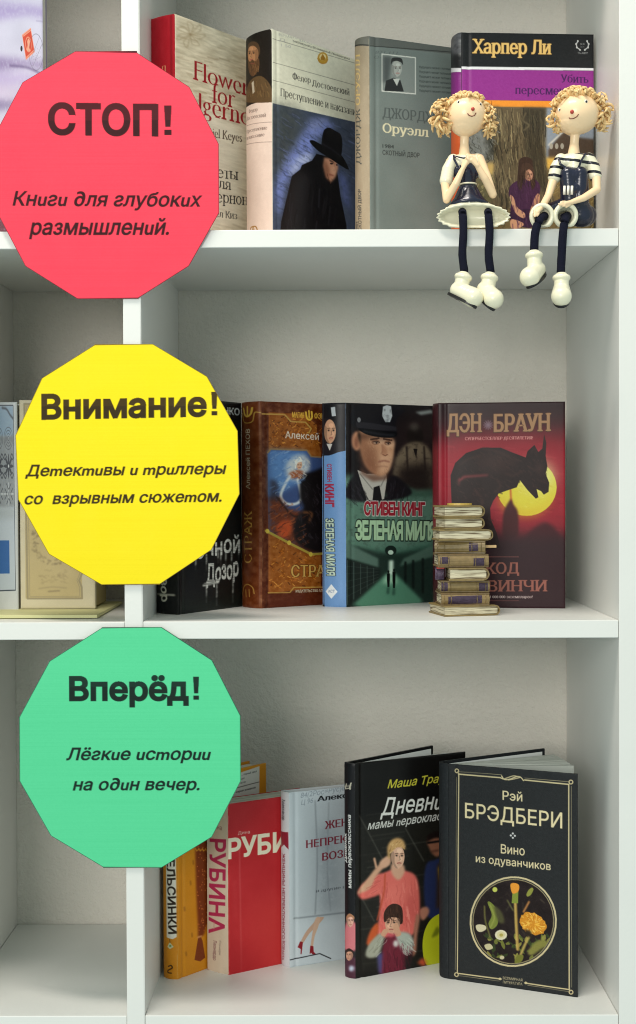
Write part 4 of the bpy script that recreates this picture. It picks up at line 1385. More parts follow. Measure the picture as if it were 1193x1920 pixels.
strands(a, [(436, 880), (446, 810), (510, 784), (550, 806), (556, 846), (500, 830), (450, 880)], 60, (9, -10), [(232, 196, 140), (160, 116, 70), (220, 180, 124)], 5, .7, 6)
strands(a, [(370, 1080), (640, 1050), (660, 1300), (600, 1500), (360, 1480)], 120, (6, 70), [(238, 130, 118), (196, 84, 78), (206, 92, 86), (244, 146, 132)], 9, .45, 10)
strands(a, [(230, 1190), (330, 1060), (360, 1150), (320, 1200)], 30, (40, -24), [(238, 130, 118), (190, 82, 76)], 7, .5, 8)
a.line([(410, 1035), (400, 1180), (350, 1380)], 9, (186, 74, 46), 1, 1, sm=True)
a.poly([(300, 1460), (350, 1400), (360, 1460), (330, 1560), (272, 1560)], (200, 88, 44), 1, 2, sm=True)
a.poly([(640, 1350), (668, 1360), (650, 1500), (640, 1620), (612, 1650), (616, 1560)], (170, 112, 92), 1, 2, sm=True)
# boy
a.poly([(380, 1800), (390, 1600), (430, 1500), (520, 1480), (600, 1500), (610, 1640), (560, 1780)], (110, 32, 50), 1, 2, sm=True)
a.poly([(350, 1640), (390, 1620), (385, 1800), (360, 1760)], (80, 76, 130), 1, 3)
a.poly([(264, 1640), (290, 1560), (370, 1480), (400, 1520), (360, 1640), (300, 1665)], (166, 166, 150), 1, 2, sm=True)
a.poly([(490, 1500), (520, 1470), (590, 1480), (622, 1540), (600, 1620), (550, 1630)], (176, 182, 170), 1, 2, sm=True)
a.poly([(560, 1640), (610, 1620), (606, 1790), (556, 1800)], (26, 24, 24), 1, 4)
face(a, 466, 1405, 56, 82, (220, 168, 140), None, -1)
a.poly([(400, 1380), (404, 1320), (440, 1270), (490, 1258), (536, 1290), (542, 1390), (522, 1410), (510, 1366), (440, 1362), (412, 1395)], (58, 34, 26), 1, 0, sm=True)
strands(a, [(402, 1370), (440, 1270), (490, 1258), (540, 1300), (540, 1390), (500, 1355)], 70, (8, 50), [(96, 62, 46), (36, 20, 16), (78, 48, 36)], 5, .7, 8)
strands(a, [(390, 1600), (520, 1500), (600, 1560), (560, 1780), (390, 1790)], 60, (4, 70), [(136, 46, 66), (84, 20, 38), (70, 18, 32)], 9, .5, 8)
strands(a, [(270, 1640), (380, 1500), (400, 1560), (340, 1660)], 30, (30, -36), [(196, 198, 184), (126, 126, 112)], 6, .6, 8)
strands(a, [(500, 1500), (610, 1500), (610, 1600), (540, 1630)], 30, (30, 30), [(206, 210, 200), (130, 136, 128)], 6, .6, 8)
a.poly([(380, 1490), (400, 1450), (440, 1450), (410, 1500)], (212, 160, 130), 1, 1, sm=True)
a.poly([(470, 1430), (500, 1400), (520, 1450), (530, 1490), (490, 1500)], (212, 160, 130), 1, 1, sm=True)
a.poly([(410, 1490), (450, 1478), (500, 1490), (450, 1510)], (206, 90, 100), 1, 2)
a.ell(490, 1556, 20, 26, (214, 208, 204), 1, 2)
# green balloon
a.poly([(690, 1600), (700, 1480), (740, 1390), (800, 1340), (880, 1320), (960, 1380), (980, 1560), (900, 1680), (820, 1716), (720, 1716)], (186, 190, 34), 1, 1, sm=True)
a.line([(770, 1500), (800, 1440), (790, 1490), (830, 1440)], 22, (110, 116, 26), 0.9, 2)
a.poly([(650, 1700), (690, 1660), (720, 1700), (700, 1730)], (200, 84, 50), 1, 3)
a.wear(0.3, (110, 110, 108))
s = Art([(646, 1429), (666, 1432), (667, 1836), (647, 1831)], F12, base=(22, 22, 26))
s.noise(4, 30, 10, 3, 26)
s.text("Ц", (110, 400), (166, 390), 40, (196, 190, 172), bold=0.02, shear=0.2)
s.line([(104, 380), (160, 372)], 9, (196, 190, 172), 0.9, 1)
s.text("Дневник", (128, 950), (126, 722), 24, (224, 224, 222), bold=0.03, up=(-1, 0), shear=0.2)
s.text("мамы первоклассника", (162, 1140), (158, 588), 24, (224, 224, 222), bold=0.03, up=(-1, 0), shear=0.2)
s.poly([(108, 1560), (112, 1420), (150, 1380), (190, 1420), (190, 1600), (108, 1600)], (206, 118, 126), 1, 2, sm=True)
face(s, 152, 1385, 24, 44, (214, 164, 146), (170, 120, 90), 1)
s.poly([(112, 1810), (112, 1690), (150, 1640), (190, 1680), (190, 1820)], (76, 40, 56), 1, 2, sm=True)
face(s, 146, 1640, 26, 40, (196, 146, 124), (50, 30, 28), -1)
s.ell(162, 1740, 18, 22, (186, 196, 216), 1, 2)
s.wear(0.3, (110, 110, 108))
S_['mother'] = (a, s)

# --- dark cloth book with a round picture of dandelions
F13 = (800, 1380, 0.2707)
a = Art([(840, 1433), (1083, 1452), (1083, 1871), (841, 1836)], F13, base=(36, 38, 40))
a.noise(4, 3, 3, 2, 27)
GO = (206, 190, 148)
fr = [(222, 262), (985, 338), (990, 1765), (213, 1648)]


def curl(x, y, r, g0):
    a.line([(x + r * math.cos(g0 + k * 0.8), y + r * math.sin(g0 + k * 0.8)) for k in range(9)], 7, GO, 1, 0, sm=True)


a.line([(222, 268), (510, 292), (530, 300)], 9, GO)
a.line([(680, 308), (985, 338)], 9, GO)
a.line([(212, 250), (520, 272)], 3, GO, 0.75)
a.line([(680, 294), (985, 320)], 3, GO, 0.75)
a.line([(520, 280), (540, 304), (580, 302), (620, 286), (650, 288), (672, 312)], 8, GO, 1, 0, sm=True)
a.line([(540, 300), (600, 280), (630, 284)], 6, GO, 1, 0, sm=True)
a.line([(568, 308), (610, 300), (650, 290)], 6, GO, 1, 0, sm=True)
a.line([(224, 262), (219, 1000), (214, 1640)], 8, GO)
a.line([(208, 290), (203, 1000), (199, 1620)], 3, GO, 0.7)
a.line([(985, 338), (985, 1000), (988, 1758)], 8, GO)
a.line([(1002, 350), (1002, 1000), (1004, 1740)], 3, GO, 0.7)
a.line([(216, 1644), (505, 1682)], 8, GO)
a.line([(226, 1660), (505, 1697)], 3, GO, 0.7)
a.line([(690, 1712), (985, 1756)], 8, GO)
a.line([(700, 1726), (985, 1770)], 3, GO, 0.7)
for x, y, g0 in ((210, 246, 0.8), (1000, 322, 2.3), (208, 1654, -0.8), (1000, 1774, -2.3)):
    curl(x, y, 13, g0)
for x, y in ((510, 1682), (688, 1710)):
    a.poly([(x - 14, y), (x, y - 10), (x + 14, y + 2), (x, y + 10)], GO)
a.text("ВСЕМИРНАЯ", (530, 1684), (664, 1700), 18, (190, 176, 140), bold=0.01)
a.text("ЛИТЕРАТУРА", (528, 1712), (664, 1728), 18, (190, 176, 140), bold=0.01)
CR = (226, 210, 168)
a.text("Рэй", (527, 444), (664, 456), 62, CR, bold=0.012)
a.text("БРЭДБЕРИ", (267, 570), (940, 642), 104, CR, bold=0.008)
for dx, dy in ((0, -14), (14, 2), (0, 16), (-14, 0)):
    a.ell(598 + dx, 692 + dy, 7, 7, (206, 206, 206))
a.text("Вино", (515, 814), (680, 830), 62, CR, bold=0.008)
a.text("из одуванчиков", (342, 876), (860, 932), 40, CR, bold=0.008, xh=True)
cx, cy, rx, ry = 601, 1287, 296, 308
a.ell(cx, cy, rx + 5, ry + 5, GO, 1, 0, 0.12)
a.ell(cx, cy, rx - 7, ry - 7, (36, 38, 40), 1, 0, 0.12)
a.ell(cx, cy, rx - 14, ry - 14, (150, 138, 104), 1, 0, 0.12)
a.ell(cx, cy, rx - 20, ry - 20, (30, 20, 20), 1, 0, 0.12)
base_img = a.img.copy()
a.noise(9, 14, 14, 3, 28)
for i in range(46):
    x, y = rnd.uniform(400, 850), rnd.uniform(1400, 1570)
    L = rnd.uniform(30, 80)
    g0 = rnd.uniform(-2.6, -0.4)
    a.poly([(x, y), (x + L * 0.5 * math.cos(g0) - 14, y + L * 0.5 * math.sin(g0)), (x + L * math.cos(g0), y + L * math.sin(g0)), (x + L * 0.5 * math.cos(g0) + 14, y + L * 0.5 * math.sin(g0) + 8)],
           rnd.choice([(74, 88, 36), (116, 120, 52), (48, 60, 28), (146, 140, 66)]), 0.9, 1, sm=True)
for i in range(26):
    x, y = rnd.uniform(400, 800), rnd.uniform(1060, 1400)
    a.line([(x, y), (x + rnd.uniform(-50, 50), y + rnd.uniform(-40, 60))], rnd.uniform(3, 8), rnd.choice([(66, 62, 48), (96, 90, 70), (52, 40, 36)]), 0.7, 1)
a.poly([(424, 1160), (440, 1150), (480, 1190), (500, 1240), (490, 1310), (450, 1340), (430, 1300), (452, 1240)], (116, 126, 52), 1, 1, sm=True)
a.line([(440, 1170), (470, 1260), (440, 1330)], 6, (168, 170, 90), 0.8, 1, sm=True)
a.poly([(470, 1180), (520, 1220), (540, 1290), (500, 1290)], (74, 72, 44), 1, 2, sm=True)
a.line([(402, 1180), (408, 1280), (440, 1390)], 9, (120, 118, 60), 1, 1, sm=True)
a.line([(616, 1150), (622, 1300), (632, 1480)], 19, (172, 140, 70), 1, 1)
a.line([(610, 1150), (616, 1300), (626, 1480)], 6, (214, 188, 110), 0.8, 1)
a.line([(560, 1140), (600, 1210)], 8, (110, 112, 60), 1, 1)
a.poly([(590, 1160), (596, 1080), (636, 1080), (634, 1160)], (128, 140, 54), 1, 1)
a.poly([(582, 1030), (606, 1020), (640, 1034), (636, 1078), (600, 1094), (586, 1070)], (226, 148, 50), 1, 1, sm=True)
a.poly([(692, 1100), (706, 1070), (730, 1052), (740, 1066), (724, 1100), (700, 1114)], (140, 142, 62), 1, 1, sm=True)
a.line([(710, 1150), (672, 1220)], 12, (186, 128, 70), 1, 1)
a.ell(474, 1066, 17, 17, (190, 196, 92), 1, 1)
pts = []
for k in range(44):
    r = 1.0 + rnd.uniform(-0.07, 0.08)
    t = k / 44 * 2 * math.pi
    x, y = 94 * r * math.cos(t), 72 * r * math.sin(t)
    pts.append((736 + x * 0.94 - y * 0.35, 1300 + x * 0.42 + y * 0.94))
a.poly(pts, (206, 136, 36), 1, 1)
for k in range(150):
    t = rnd.uniform(0, 2 * math.pi)
    r = math.sqrt(rnd.random())
    x, y = 80 * r * math.cos(t), 60 * r * math.sin(t)
    X, Y = 736 + x * 0.94 - y * 0.35, 1300 + x * 0.42 + y * 0.94
    a.line([(X, Y), (X + 12 * math.cos(t), Y + 10 * math.sin(t))], 4, rnd.choice([(246, 196, 82), (236, 172, 56), (182, 112, 26), (250, 210, 110)]), 0.85)
a.line([(710, 1390), (680, 1450), (650, 1520)], 16, (176, 152, 82), 1, 1, sm=True)
a.poly([(676, 1340), (700, 1390), (740, 1400), (720, 1350)], (40, 30, 20), 1, 2)
a.poly([(700, 1500), (740, 1440), (800, 1410), (850, 1440), (790, 1480), (730, 1520)], (128, 124, 60), 1, 2, sm=True)
a.poly([(610, 1560), (630, 1520), (670, 1520), (660, 1560), (620, 1580)], (112, 112, 44), 1, 1, sm=True)
for k in range(14):
    t = k / 14 * 2 * math.pi
    a.ell(516 + 27 * math.cos(t), 1379 + 22 * math.sin(t), 15, 13, (216, 208, 180), 1, 1)
a.ell(516, 1379, 28, 24, (206, 196, 150), 1, 1)
a.ell(518, 1380, 13, 11, (170, 156, 80), 1, 1)
a.poly([(342, 1316), (370, 1306), (408, 1316), (412, 1340), (380, 1358), (352, 1350)], (206, 196, 164), 1, 1, sm=True)
a.poly([(402, 1450), (440, 1440), (460, 1470), (420, 1482)], (196, 186, 146), 1, 1, sm=True)
a.ell(523, 1535, 16, 13, (196, 186, 150), 1, 1)
# keep the planting inside the ring
t = np.linspace(0, 2 * math.pi, 60, endpoint=False)
ex, ey = (rx - 20) * np.cos(t), (ry - 20) * np.sin(t)
m = raster([a.pt(np.stack([cx + ex * math.cos(.12) - ey * math.sin(.12), cy + ex * math.sin(.12) + ey * math.cos(.12)], 1))], a.h, a.w)[:, :, None]
a.img = base_img * (1 - m) + a.img * m
a.wear(0.25, (110, 112, 112))
s = Art([(823, 1428), (840, 1433), (841, 1836), (824, 1827)], F13, base=(34, 37, 40))
s.noise(4, 3, 3, 2, 29)
s.wear(0.25, (90, 92, 92))
S_['dandelion'] = (a, s)


# ------------------------------------------------------------------ books on the three boards
def back_end(S0, d, W, dev=0.0):
    d = np.array(d) / np.hypot(*d)
    c, s = math.cos(dev), math.sin(dev)
    return np.array(S0) + np.array([d[0] * c - d[1] * s, d[0] * s + d[1] * c]) * W


def put(key, label, S1, d, W, S0, z, H, back_col, Bk=None, **kw):
    c, s = S_[key]
    if Bk is None:
        Bk = back_end(S0, d, W, kw.pop('dev', 0.0))
    return book(label, S1, d, W, S0, Bk, z, H, c, s, back_col, **kw)


put('flowers', "red spined book with a woven beige cover, half behind the red sign", (-.1478, .0605), (.633, .774), .135, (-.1738, .0765), ZT, .2277, (166, 26, 40), groove=0.0, bulge=.0016, mat=M_GLOSS)
put('crime', "cream book showing a cloaked figure in a wide black hat on blue", (-.0515, .0832), (.657, .754), .138, (-.0799, .1138), ZT, .22, (228, 222, 204), bulge=.004, groove=.0006)
put('grey', "grey green book with a small framed portrait photo and faded tan spine", (.0485, .1075), (.920, .392), .138, (.0335, .122), ZT, .22, (104, 114, 110), bulge=.004, mat=M_MATTE)
put('magenta', "black and magenta book with a tree photo, behind the two seated dolls", (.1424, .0974), (.998, .0615), .138, (.1365, .125), ZT, .22, (34, 34, 36), bulge=.005)
put('night', "black book with scrawled white lettering, half behind the yellow sign", (-.1486, .0696), (.516, .857), .115, (-.1735, .0947), ZM, .221, (18, 19, 19), bulge=.003, dev=-.02)
put('guard', "brown leather look book with gold lettering and a blue picture window", (-.0664, .1417), (.816, .578), .135, (-.0885, .17), ZM, .221, (96, 46, 22), bulge=.006, mat=M_GLOSS)
put('prison', "book with a pale blue spine showing an officer in a peaked cap", (.0237, .155), (.8446, .5355), .128, (-.0021, .1661), ZM, .22, (40, 40, 46), bulge=.003)
put('gargoyle', "dark red book with a horned beast silhouette before a yellow moon", (.1218, .1481), (.991, -.1337), .134, (.121, .178), ZM, .2187, (52, 26, 30), bulge=.004, Bk=(.256, .162))
put('orange', "orange book with a white label on its cover, mostly behind the green sign", (-.1535, .0969), (.655, .757), .135, (-.1694, .1048), ZB, .205, (212, 138, 30), bulge=.003, Bk=(-.0865, .2123))
put('redback', "small red paperback with a beige spine and large pale lettering", (-.1017, .1091), (.848, .529), .115, (-.1255, .1258), ZB, .18, (190, 40, 44), bulge=.0006, groove=0.0, t=.0004,
    soft_cover=True, page=(196, 194, 180), inset=.0003, mat=M_GLOSS)
put('heels', "pale grey white book with a woman's legs in red high heels", (-.0386, .1311), (.914, .404), .118, (-.0475, .142), ZB, .187, (206, 210, 214), bulge=.002, t=.0012, page=(206, 208, 202), groove=.0008)
put('mother', "black book showing a woman in a coral jumper, a boy and a green balloon", (.031, .0975), (.8905, .4551), .136, (.020, .1053), ZB, .2245, (16, 16, 18), bulge=.0018, Bk=(.1180, .1980), endpaper=True,
    pages=((.0345, .1035), (.1420, .1600), (.1345, .1700), (.0290, .1085)), page=(214, 216, 212))
put('dandelion', "dark grey cloth book with gold frame lines and a round dandelion picture", (.1273, .097), (.9206, -.3905), .1347, (.119, .1111), ZB, .224, (32, 35, 38), bulge=.003, mat=M_CLOTH, Bk=(.2395, .1817), endpaper=True,
    pages=((.1320, .1035), (.2580, .1010), (.2475, .1640), (.1290, .1110)), page=(206, 208, 200))
# ------------------------------------------------------------------ left bay: things partly cut by the picture's edge


def art_board(root, name, art, x0, x1, y, z0, z1, depth, side_col, mat=M_GLOSS):
    """an upright flat box whose front carries ink"""
    def pf(u, v, k):
        e = np.minimum(np.minimum(u * (x1 - x0), (1 - u) * (x1 - x0)), np.minimum(v, 1 - v) * (z1 - z0))
        off = 0.0008 * np.exp(-e / 0.0008) if k == 0 else np.full_like(u, depth)
        return np.c_[x0 + (x1 - x0) * u, y + off, z1 + (z0 - z1) * v]
    return link(name, grid_mesh(name, art.colors(), pf, lin(side_col)), mat, root)


# lavender gift book: offset art in its own frame
FL = (0, 0, 0.2347)
a = Art([(-250, -60), (82, -60), (82, 417), (-250, 417)], FL, 0.9, base=(196, 194, 214))
a.noise(10, 60, 90, 3, 41)
for y0, y1, c, al in ((-80, 30, (150, 132, 186), .7), (350, 430, (110, 84, 140), .6), (455, 560, (176, 156, 204), .6), (560, 690, (196, 178, 208), .5), (690, 730, (96, 80, 128), .7), (1500, 1800, (86, 16, 34), .9)):
    a.poly([(-1100, y0), (-400, y0 - 20), (120, y0 + 8), (360, y0 + 30), (360, y1), (100, y1 - 20), (-400, y1 + 14), (-1100, y1)], c, al, 8, tex=0.6, seed=int(abs(y0)) + 1)
a.line([(-200, 400), (0, 408), (140, 424), (350, 474)], 12, (70, 52, 96), 0.8, 2, sm=True)
a.line([(240, 52), (350, 58)], 5, (120, 110, 150), 0.7, 1)
a.poly([(4, 160), (152, 106), (216, 294), (66, 358)], (224, 150, 126))
a.poly([(14, 168), (148, 118), (206, 288), (72, 346)], (198, 66, 40))
a.ell(110, 236, 50, 62, (222, 150, 120), 1, 1, -0.3)
a.ell(112, 236, 42, 54, (190, 62, 40), 1, 1, -0.3)
a.poly([(90, 280), (96, 240), (92, 210), (112, 190), (132, 204), (134, 236), (126, 262), (140, 286)], (226, 160, 130), 1, 1, sm=True)
for p, q in (((30, 170), (150, 126)), ((76, 336), (200, 282))):
    a.line([p, q], 9, (226, 160, 132), 0.9)
t = np.linspace(0, 2 * math.pi, 40)
a.line(np.stack([236 + 118 * np.cos(t), 296 + 142 * np.sin(t)], 1), 4, (92, 88, 104), 0.85)
a.line([(150, 350), (300, 170)], 3, (92, 88, 104), 0.8)
a.line([(180, 410), (340, 230)], 3, (92, 88, 104), 0.8)
for i in range(26):
    x, y = 236 + rnd.uniform(-80, 90), 330 + rnd.uniform(-80, 80)
    a.line([(x, y), (x + rnd.uniform(-18, 18), y + rnd.uniform(-16, 16))], 3, (130, 108, 140), 0.7)
a.ell(-6, 268, 18, 22, (30, 28, 34))
for i in range(60):
    x, y = rnd.uniform(-200, 40), 790 + rnd.uniform(-50, 40)
    a.line([(x, y), (x + rnd.uniform(-10, 10), y + rnd.uniform(-18, 10))], 7, rnd.choice([(74, 62, 110), (50, 46, 70), (110, 96, 140)]), 0.8)
a.text("EALE", (-16, 866), (78, 862), 20, (60, 54, 74), bold=0.02)
for i in range(70):
    x, y = rnd.uniform(-200, 70), rnd.uniform(880, 1000)
    a.line([(x, y), (x + rnd.uniform(-10, 24), y + rnd.uniform(-20, 10))], 5, rnd.choice([(74, 70, 90), (110, 100, 126)]), 0.6)
a.wear(0.2)
lav = thing('gift_book', "lavender coloured gift book with an orange postage stamp, left of the red sign", 'book', (-.345, .06, ZT))
art_board(lav, 'front_cover', a, -.0195, .0652, -.0025, .0, .2592, .0025, (226, 224, 226))
page_block(lav, (-.0175, .0002), (.0645, .0002), (.0645, .016), (-.0175, .016), .002, .2565, (224, 220, 210), sheets=12)
plan_slab('back_cover', (-.0195, .0165), (.0652, .0165), 0, .2592, .0025, (0, 1), (150, 140, 170), M_GLOSS, lav)
plan_slab('spine', (-.0215, -.0025), (-.0197, -.0025), 0, .2592, .0215, (0, 1), (150, 140, 170), M_GLOSS, lav)

# white album with a tile pattern
FC = (0, 730, 0.2515)
a = Art([(-140, 754), (43, 754), (43, 1146), (-140, 1146)], FC, 0.9, base=(196, 200, 202))
a.noise(4, 30, 30, 2, 42)
a.poly([(-560, 122), (100, 122), (120, 1486), (-560, 1496)], (178, 188, 198))
a.poly([(-560, 126), (98, 126), (102, 350), (-560, 350)], (132, 160, 186), 0.8, 3)
a.poly([(-560, 350), (100, 350), (106, 870), (-560, 880)], (140, 146, 152), 1, 2, tex=0.4)
TI = (46, 52, 62)
a.line([(-100, 140), (-20, 150), (40, 190), (98, 220)], 16, TI, 0.8, 1, sm=True)
for cx, cy in ((10, 365), (-170, 365), (10, 570), (-170, 570), (10, 775), (-170, 775)):
    if cy == 365:
        for r in (16, 34, 56, 78):
            t = np.linspace(0, 2 * math.pi, 25)
            a.line(np.stack([cx + r * np.cos(t), cy + r * 1.05 * np.sin(t)], 1), 5, TI, 0.75)
    elif cy == 570:
        for k in range(8):
            g0 = k * math.pi / 4
            a.poly([(cx, cy), (cx + 44 * math.cos(g0 - .3), cy + 44 * math.sin(g0 - .3)), (cx + 90 * math.cos(g0), cy + 94 * math.sin(g0)), (cx + 44 * math.cos(g0 + .3), cy + 44 * math.sin(g0 + .3))], TI, 0.9, 0, sm=True)
        a.ell(cx, cy, 12, 12, (200, 206, 210))
        for sx in (-1, 1):
            for sy in (-1, 1):
                a.line([(cx + sx * 30, cy + sy * 60), (cx + sx * 60, cy + sy * 90), (cx + sx * 84, cy + sy * 62), (cx + sx * 62, cy + sy * 46)], 10, TI, 0.9, 0, sm=True)
    else:
        for k in range(4):
            g0 = k * math.pi / 2
            a.line([(cx + 20 * math.cos(g0), cy + 20 * math.sin(g0)), (cx + 82 * math.cos(g0), cy + 82 * math.sin(g0))], 9, (206, 212, 216), 0.9)
            a.line([(cx + 80 * math.cos(g0 - .5), cy + 84 * math.sin(g0 - .5)), (cx + 36 * math.cos(g0), cy + 36 * math.sin(g0)), (cx + 80 * math.cos(g0 + .5), cy + 84 * math.sin(g0 + .5))], 8, TI, 0.8, 0, sm=True)
a.poly([(-560, 875), (106, 872), (108, 960), (-560, 960)], (160, 168, 172), 0.7, 6)
a.poly([(-300, 1118), (13, 1118), (16, 1362), (-300, 1366)], (36, 92, 156))
a.line([(-560, 122), (100, 122), (120, 1486), (-560, 1496)], 8, (26, 38, 54), 1)
a.wear(0.25)
alb = thing('photo_album', "white album with a grey tile pattern and a dark blue frame line", 'album', (-.340, .105, ZM))
art_board(alb, 'front_cover', a, -.0195, .0222, -.004, .0, .2185, .003, (206, 208, 206))
page_block(alb, (-.018, -.0005), (.021, -.0005), (.021, .028), (-.018, .028), .002, .216, (222, 222, 214), sheets=10)
plan_slab('back_cover', (-.0195, .0285), (.0222, .0285), 0, .2185, .003, (0, 1), (196, 198, 198), M_GLOSS, alb)

# cream gift box with a framed ornament
a = Art([(42, 755), (178, 755), (178, 1148), (42, 1148)], FC, 0.9, base=(204, 194, 166))
a.noise(4, 40, 40, 2, 43)
a.poly([(205, 130), (612, 130), (612, 1584), (205, 1584)], (186, 168, 122))
a.noise(5, 30, 30, 3, 44)
FRM = (150, 138, 108)
for o_, w_ in ((0, 14), (16, 4)):
    a.line([(205 + o_, 130 + o_), (612 - o_, 130 + o_), (612 - o_, 1400), (592 - o_, 1450), (610 - o_, 1500), (612 - o_, 1584 - o_), (220 + o_, 1584 - o_)], w_, FRM, 0.9, 0, closed=True)
for k in range(150):
    t = rnd.uniform(0, 2 * math.pi)
    r = rnd.uniform(0.82, 1.12)
    x, y = 410 + 150 * r * math.cos(t), 1170 + 150 * r * math.sin(t)
    a.line([(x, y), (x + rnd.uniform(-18, 18), y + rnd.uniform(-18, 18))], 9, rnd.choice([(140, 124, 88), (164, 148, 108), (126, 110, 80)]), 0.7, 1)
for k in range(40):
    x, y = rnd.uniform(320, 500), rnd.uniform(1370, 1470)
    a.line([(x, y), (x + rnd.uniform(-26, 26), y + rnd.uniform(-16, 16))], 5, (150, 132, 94), 0.7, 1)
a.line([(300, 1510), (400, 1498), (500, 1506)], 6, (146, 130, 96), 0.8, 1, sm=True)
a.line([(370, 1532), (450, 1526)], 8, (120, 106, 78), 0.8, 1)
a.wear(0.25)
box = thing('gift_box', "cream gift box with an ornamental frame, behind the yellow sign", 'box', (-.3155, .107, ZM + .004))
art_board(box, 'lid', a, .0, .0775, -.006, .0, .2165, .008, (206, 198, 172), M_MATTE)
bmx = bmesh.new()
add_box(bmx, (.002, .0022, .001), (.0755, .078, .2155), .0006)
link('tray', bm_mesh(bmx, 'tray'), solid('cream_card', (176, 160, 112), 0.6, 0.3, 0.06, 40), box)
leaf = bmesh.new()
add_box(leaf, (-.362 + .001, .035, ZM + .0002), (-.2250, .200, ZM + .0034), .0004)
lf = link('booklet', bm_mesh(leaf, 'booklet'), solid('pale_yellow_paper', (206, 204, 152), 0.6, 0.3, 0.05, 60))
tag(lf, "thin pale yellow booklet lying flat under the cream gift box", 'booklet')

# ------------------------------------------------------------------ the three paper signs on the partition


def U(px, py):
    """measured units on the bookcase front to metres"""
    return ((px - 608) / 1950.0, (920 - py) / 1950.0)


M_SIGN = printed('coloured_paper', 0.6, 0.05, 1300.0, 0.22)


def sign(label, verts, paper, rim, ink, paler, lines, split):
    P = np.array(verts, float)
    x0, y0 = P.min(0)
    x1, y1 = P.max(0)
    art = Art([(x0, y0), (x1, y0), (x1, y1), (x0, y1)], (0, 0, 1.0), 1.0, base=paper)
    for k, (s_, xa, ya, xb, yb, cap, bold, shear, *xh) in enumerate(lines):
        if k == 0:                                # the exclamation mark is a plain tapering bar over a square dot
            s_ = s_[:-1]
            bw = cap * 0.25
            xe, ye = xb, yb
            xb, yb = xb - bw - cap * 0.2, ya + (yb - ya) * (xb - bw - xa) / (xb - xa)
            for q in ([(xe - bw, ye - cap), (xe, ye - cap), (xe - bw * .15, ye - cap * .28), (xe - bw * .85, ye - cap * .28)],
                      [(xe - bw * .98, ye - cap * .18), (xe - bw * .02, ye - cap * .18), (xe - bw * .02, ye), (xe - bw * .98, ye)]):
                art.poly(q, ink, 0.96)
        art.text(s_, (xa, ya), (xb, yb), cap, ink, 0.96, bold=bold + (.006 if k == 0 else -.008), shear=shear, xh=bool(xh))
        if k == 0:                                # sheen of glossy tape, painted by tinting the headline's upper half
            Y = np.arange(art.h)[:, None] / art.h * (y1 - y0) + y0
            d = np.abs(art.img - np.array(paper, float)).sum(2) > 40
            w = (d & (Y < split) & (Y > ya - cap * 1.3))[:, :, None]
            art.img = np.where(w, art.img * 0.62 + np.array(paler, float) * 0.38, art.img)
    art.line(P, 2.6, rim, 0.85, closed=True)
    art.noise(2.0, 2, 2, 2, 50)
    art.noise(2.0, 1, 200, 1, 51)
    yc = P[:, 1]
    n = len(P)
    rows = np.linspace(y0, y1, art.h)
    lo, hi = np.full(art.h, 1e9), np.full(art.h, -1e9)
    for i in range(n):
        (xa, ya), (xb, yb) = P[i], P[(i + 1) % n]
        for k, r in enumerate(rows):
            if min(ya, yb) <= r <= max(ya, yb):
                xs = [xa, xb] if ya == yb else [xa + (r - ya) / (yb - ya) * (xb - xa)]
                lo[k], hi[k] = min(lo[k], *xs), max(hi[k], *xs)
    top = P[np.argsort(yc)[:2]][:, 0]
    bot = P[np.argsort(-yc)[:2]][:, 0]
    lo[0], hi[0], lo[-1], hi[-1] = top.min(), top.max(), bot.min(), bot.max()
    # the sheet is cut along the outline: sample the ink inside it row by row
    W = art.w
    samp = np.empty((art.h, W, 3))
    for k in range(art.h):
        xs = np.clip((lo[k] + (hi[k] - lo[k]) * np.linspace(0.001, 0.999, W) - x0) / (x1 - x0) * W - 0.5, 0, W - 1.001)
        i0 = xs.astype(int)
        f = (xs - i0)[:, None]
        samp[k] = art.img[k, i0] * (1 - f) + art.img[k, i0 + 1] * f
    cx, cz = U((x0 + x1) / 2, (y0 + y1) / 2)
    h = art.h
    g_ = random.Random(int(y0))
    bow = g_.uniform(.0010, .0022)

    def pf(u, v, k):
        r = np.round(v * (h - 1)).astype(int)
        X = lo[r] + (hi[r] - lo[r]) * u
        Y = y0 + (y1 - y0) * v
        wx, wz = U(X, Y)
        yy = -0.0030 - bow * ((wx - cx) / .1) ** 2 - .0006 * np.sin(v * 5.0 + y0)
        if k:
            yy = yy + 0.0009
        return np.c_[wx - cx, yy, wz - cz]
    me = grid_mesh('paper_sign', lin(np.clip(samp, 0, 255)).astype(np.float32), pf, lin(rim))
    o = link('paper_sign', me, M_SIGN, None, (cx, 0, cz))
    return tag(o, label, 'sign', 'twelve sided paper signs on the partition')


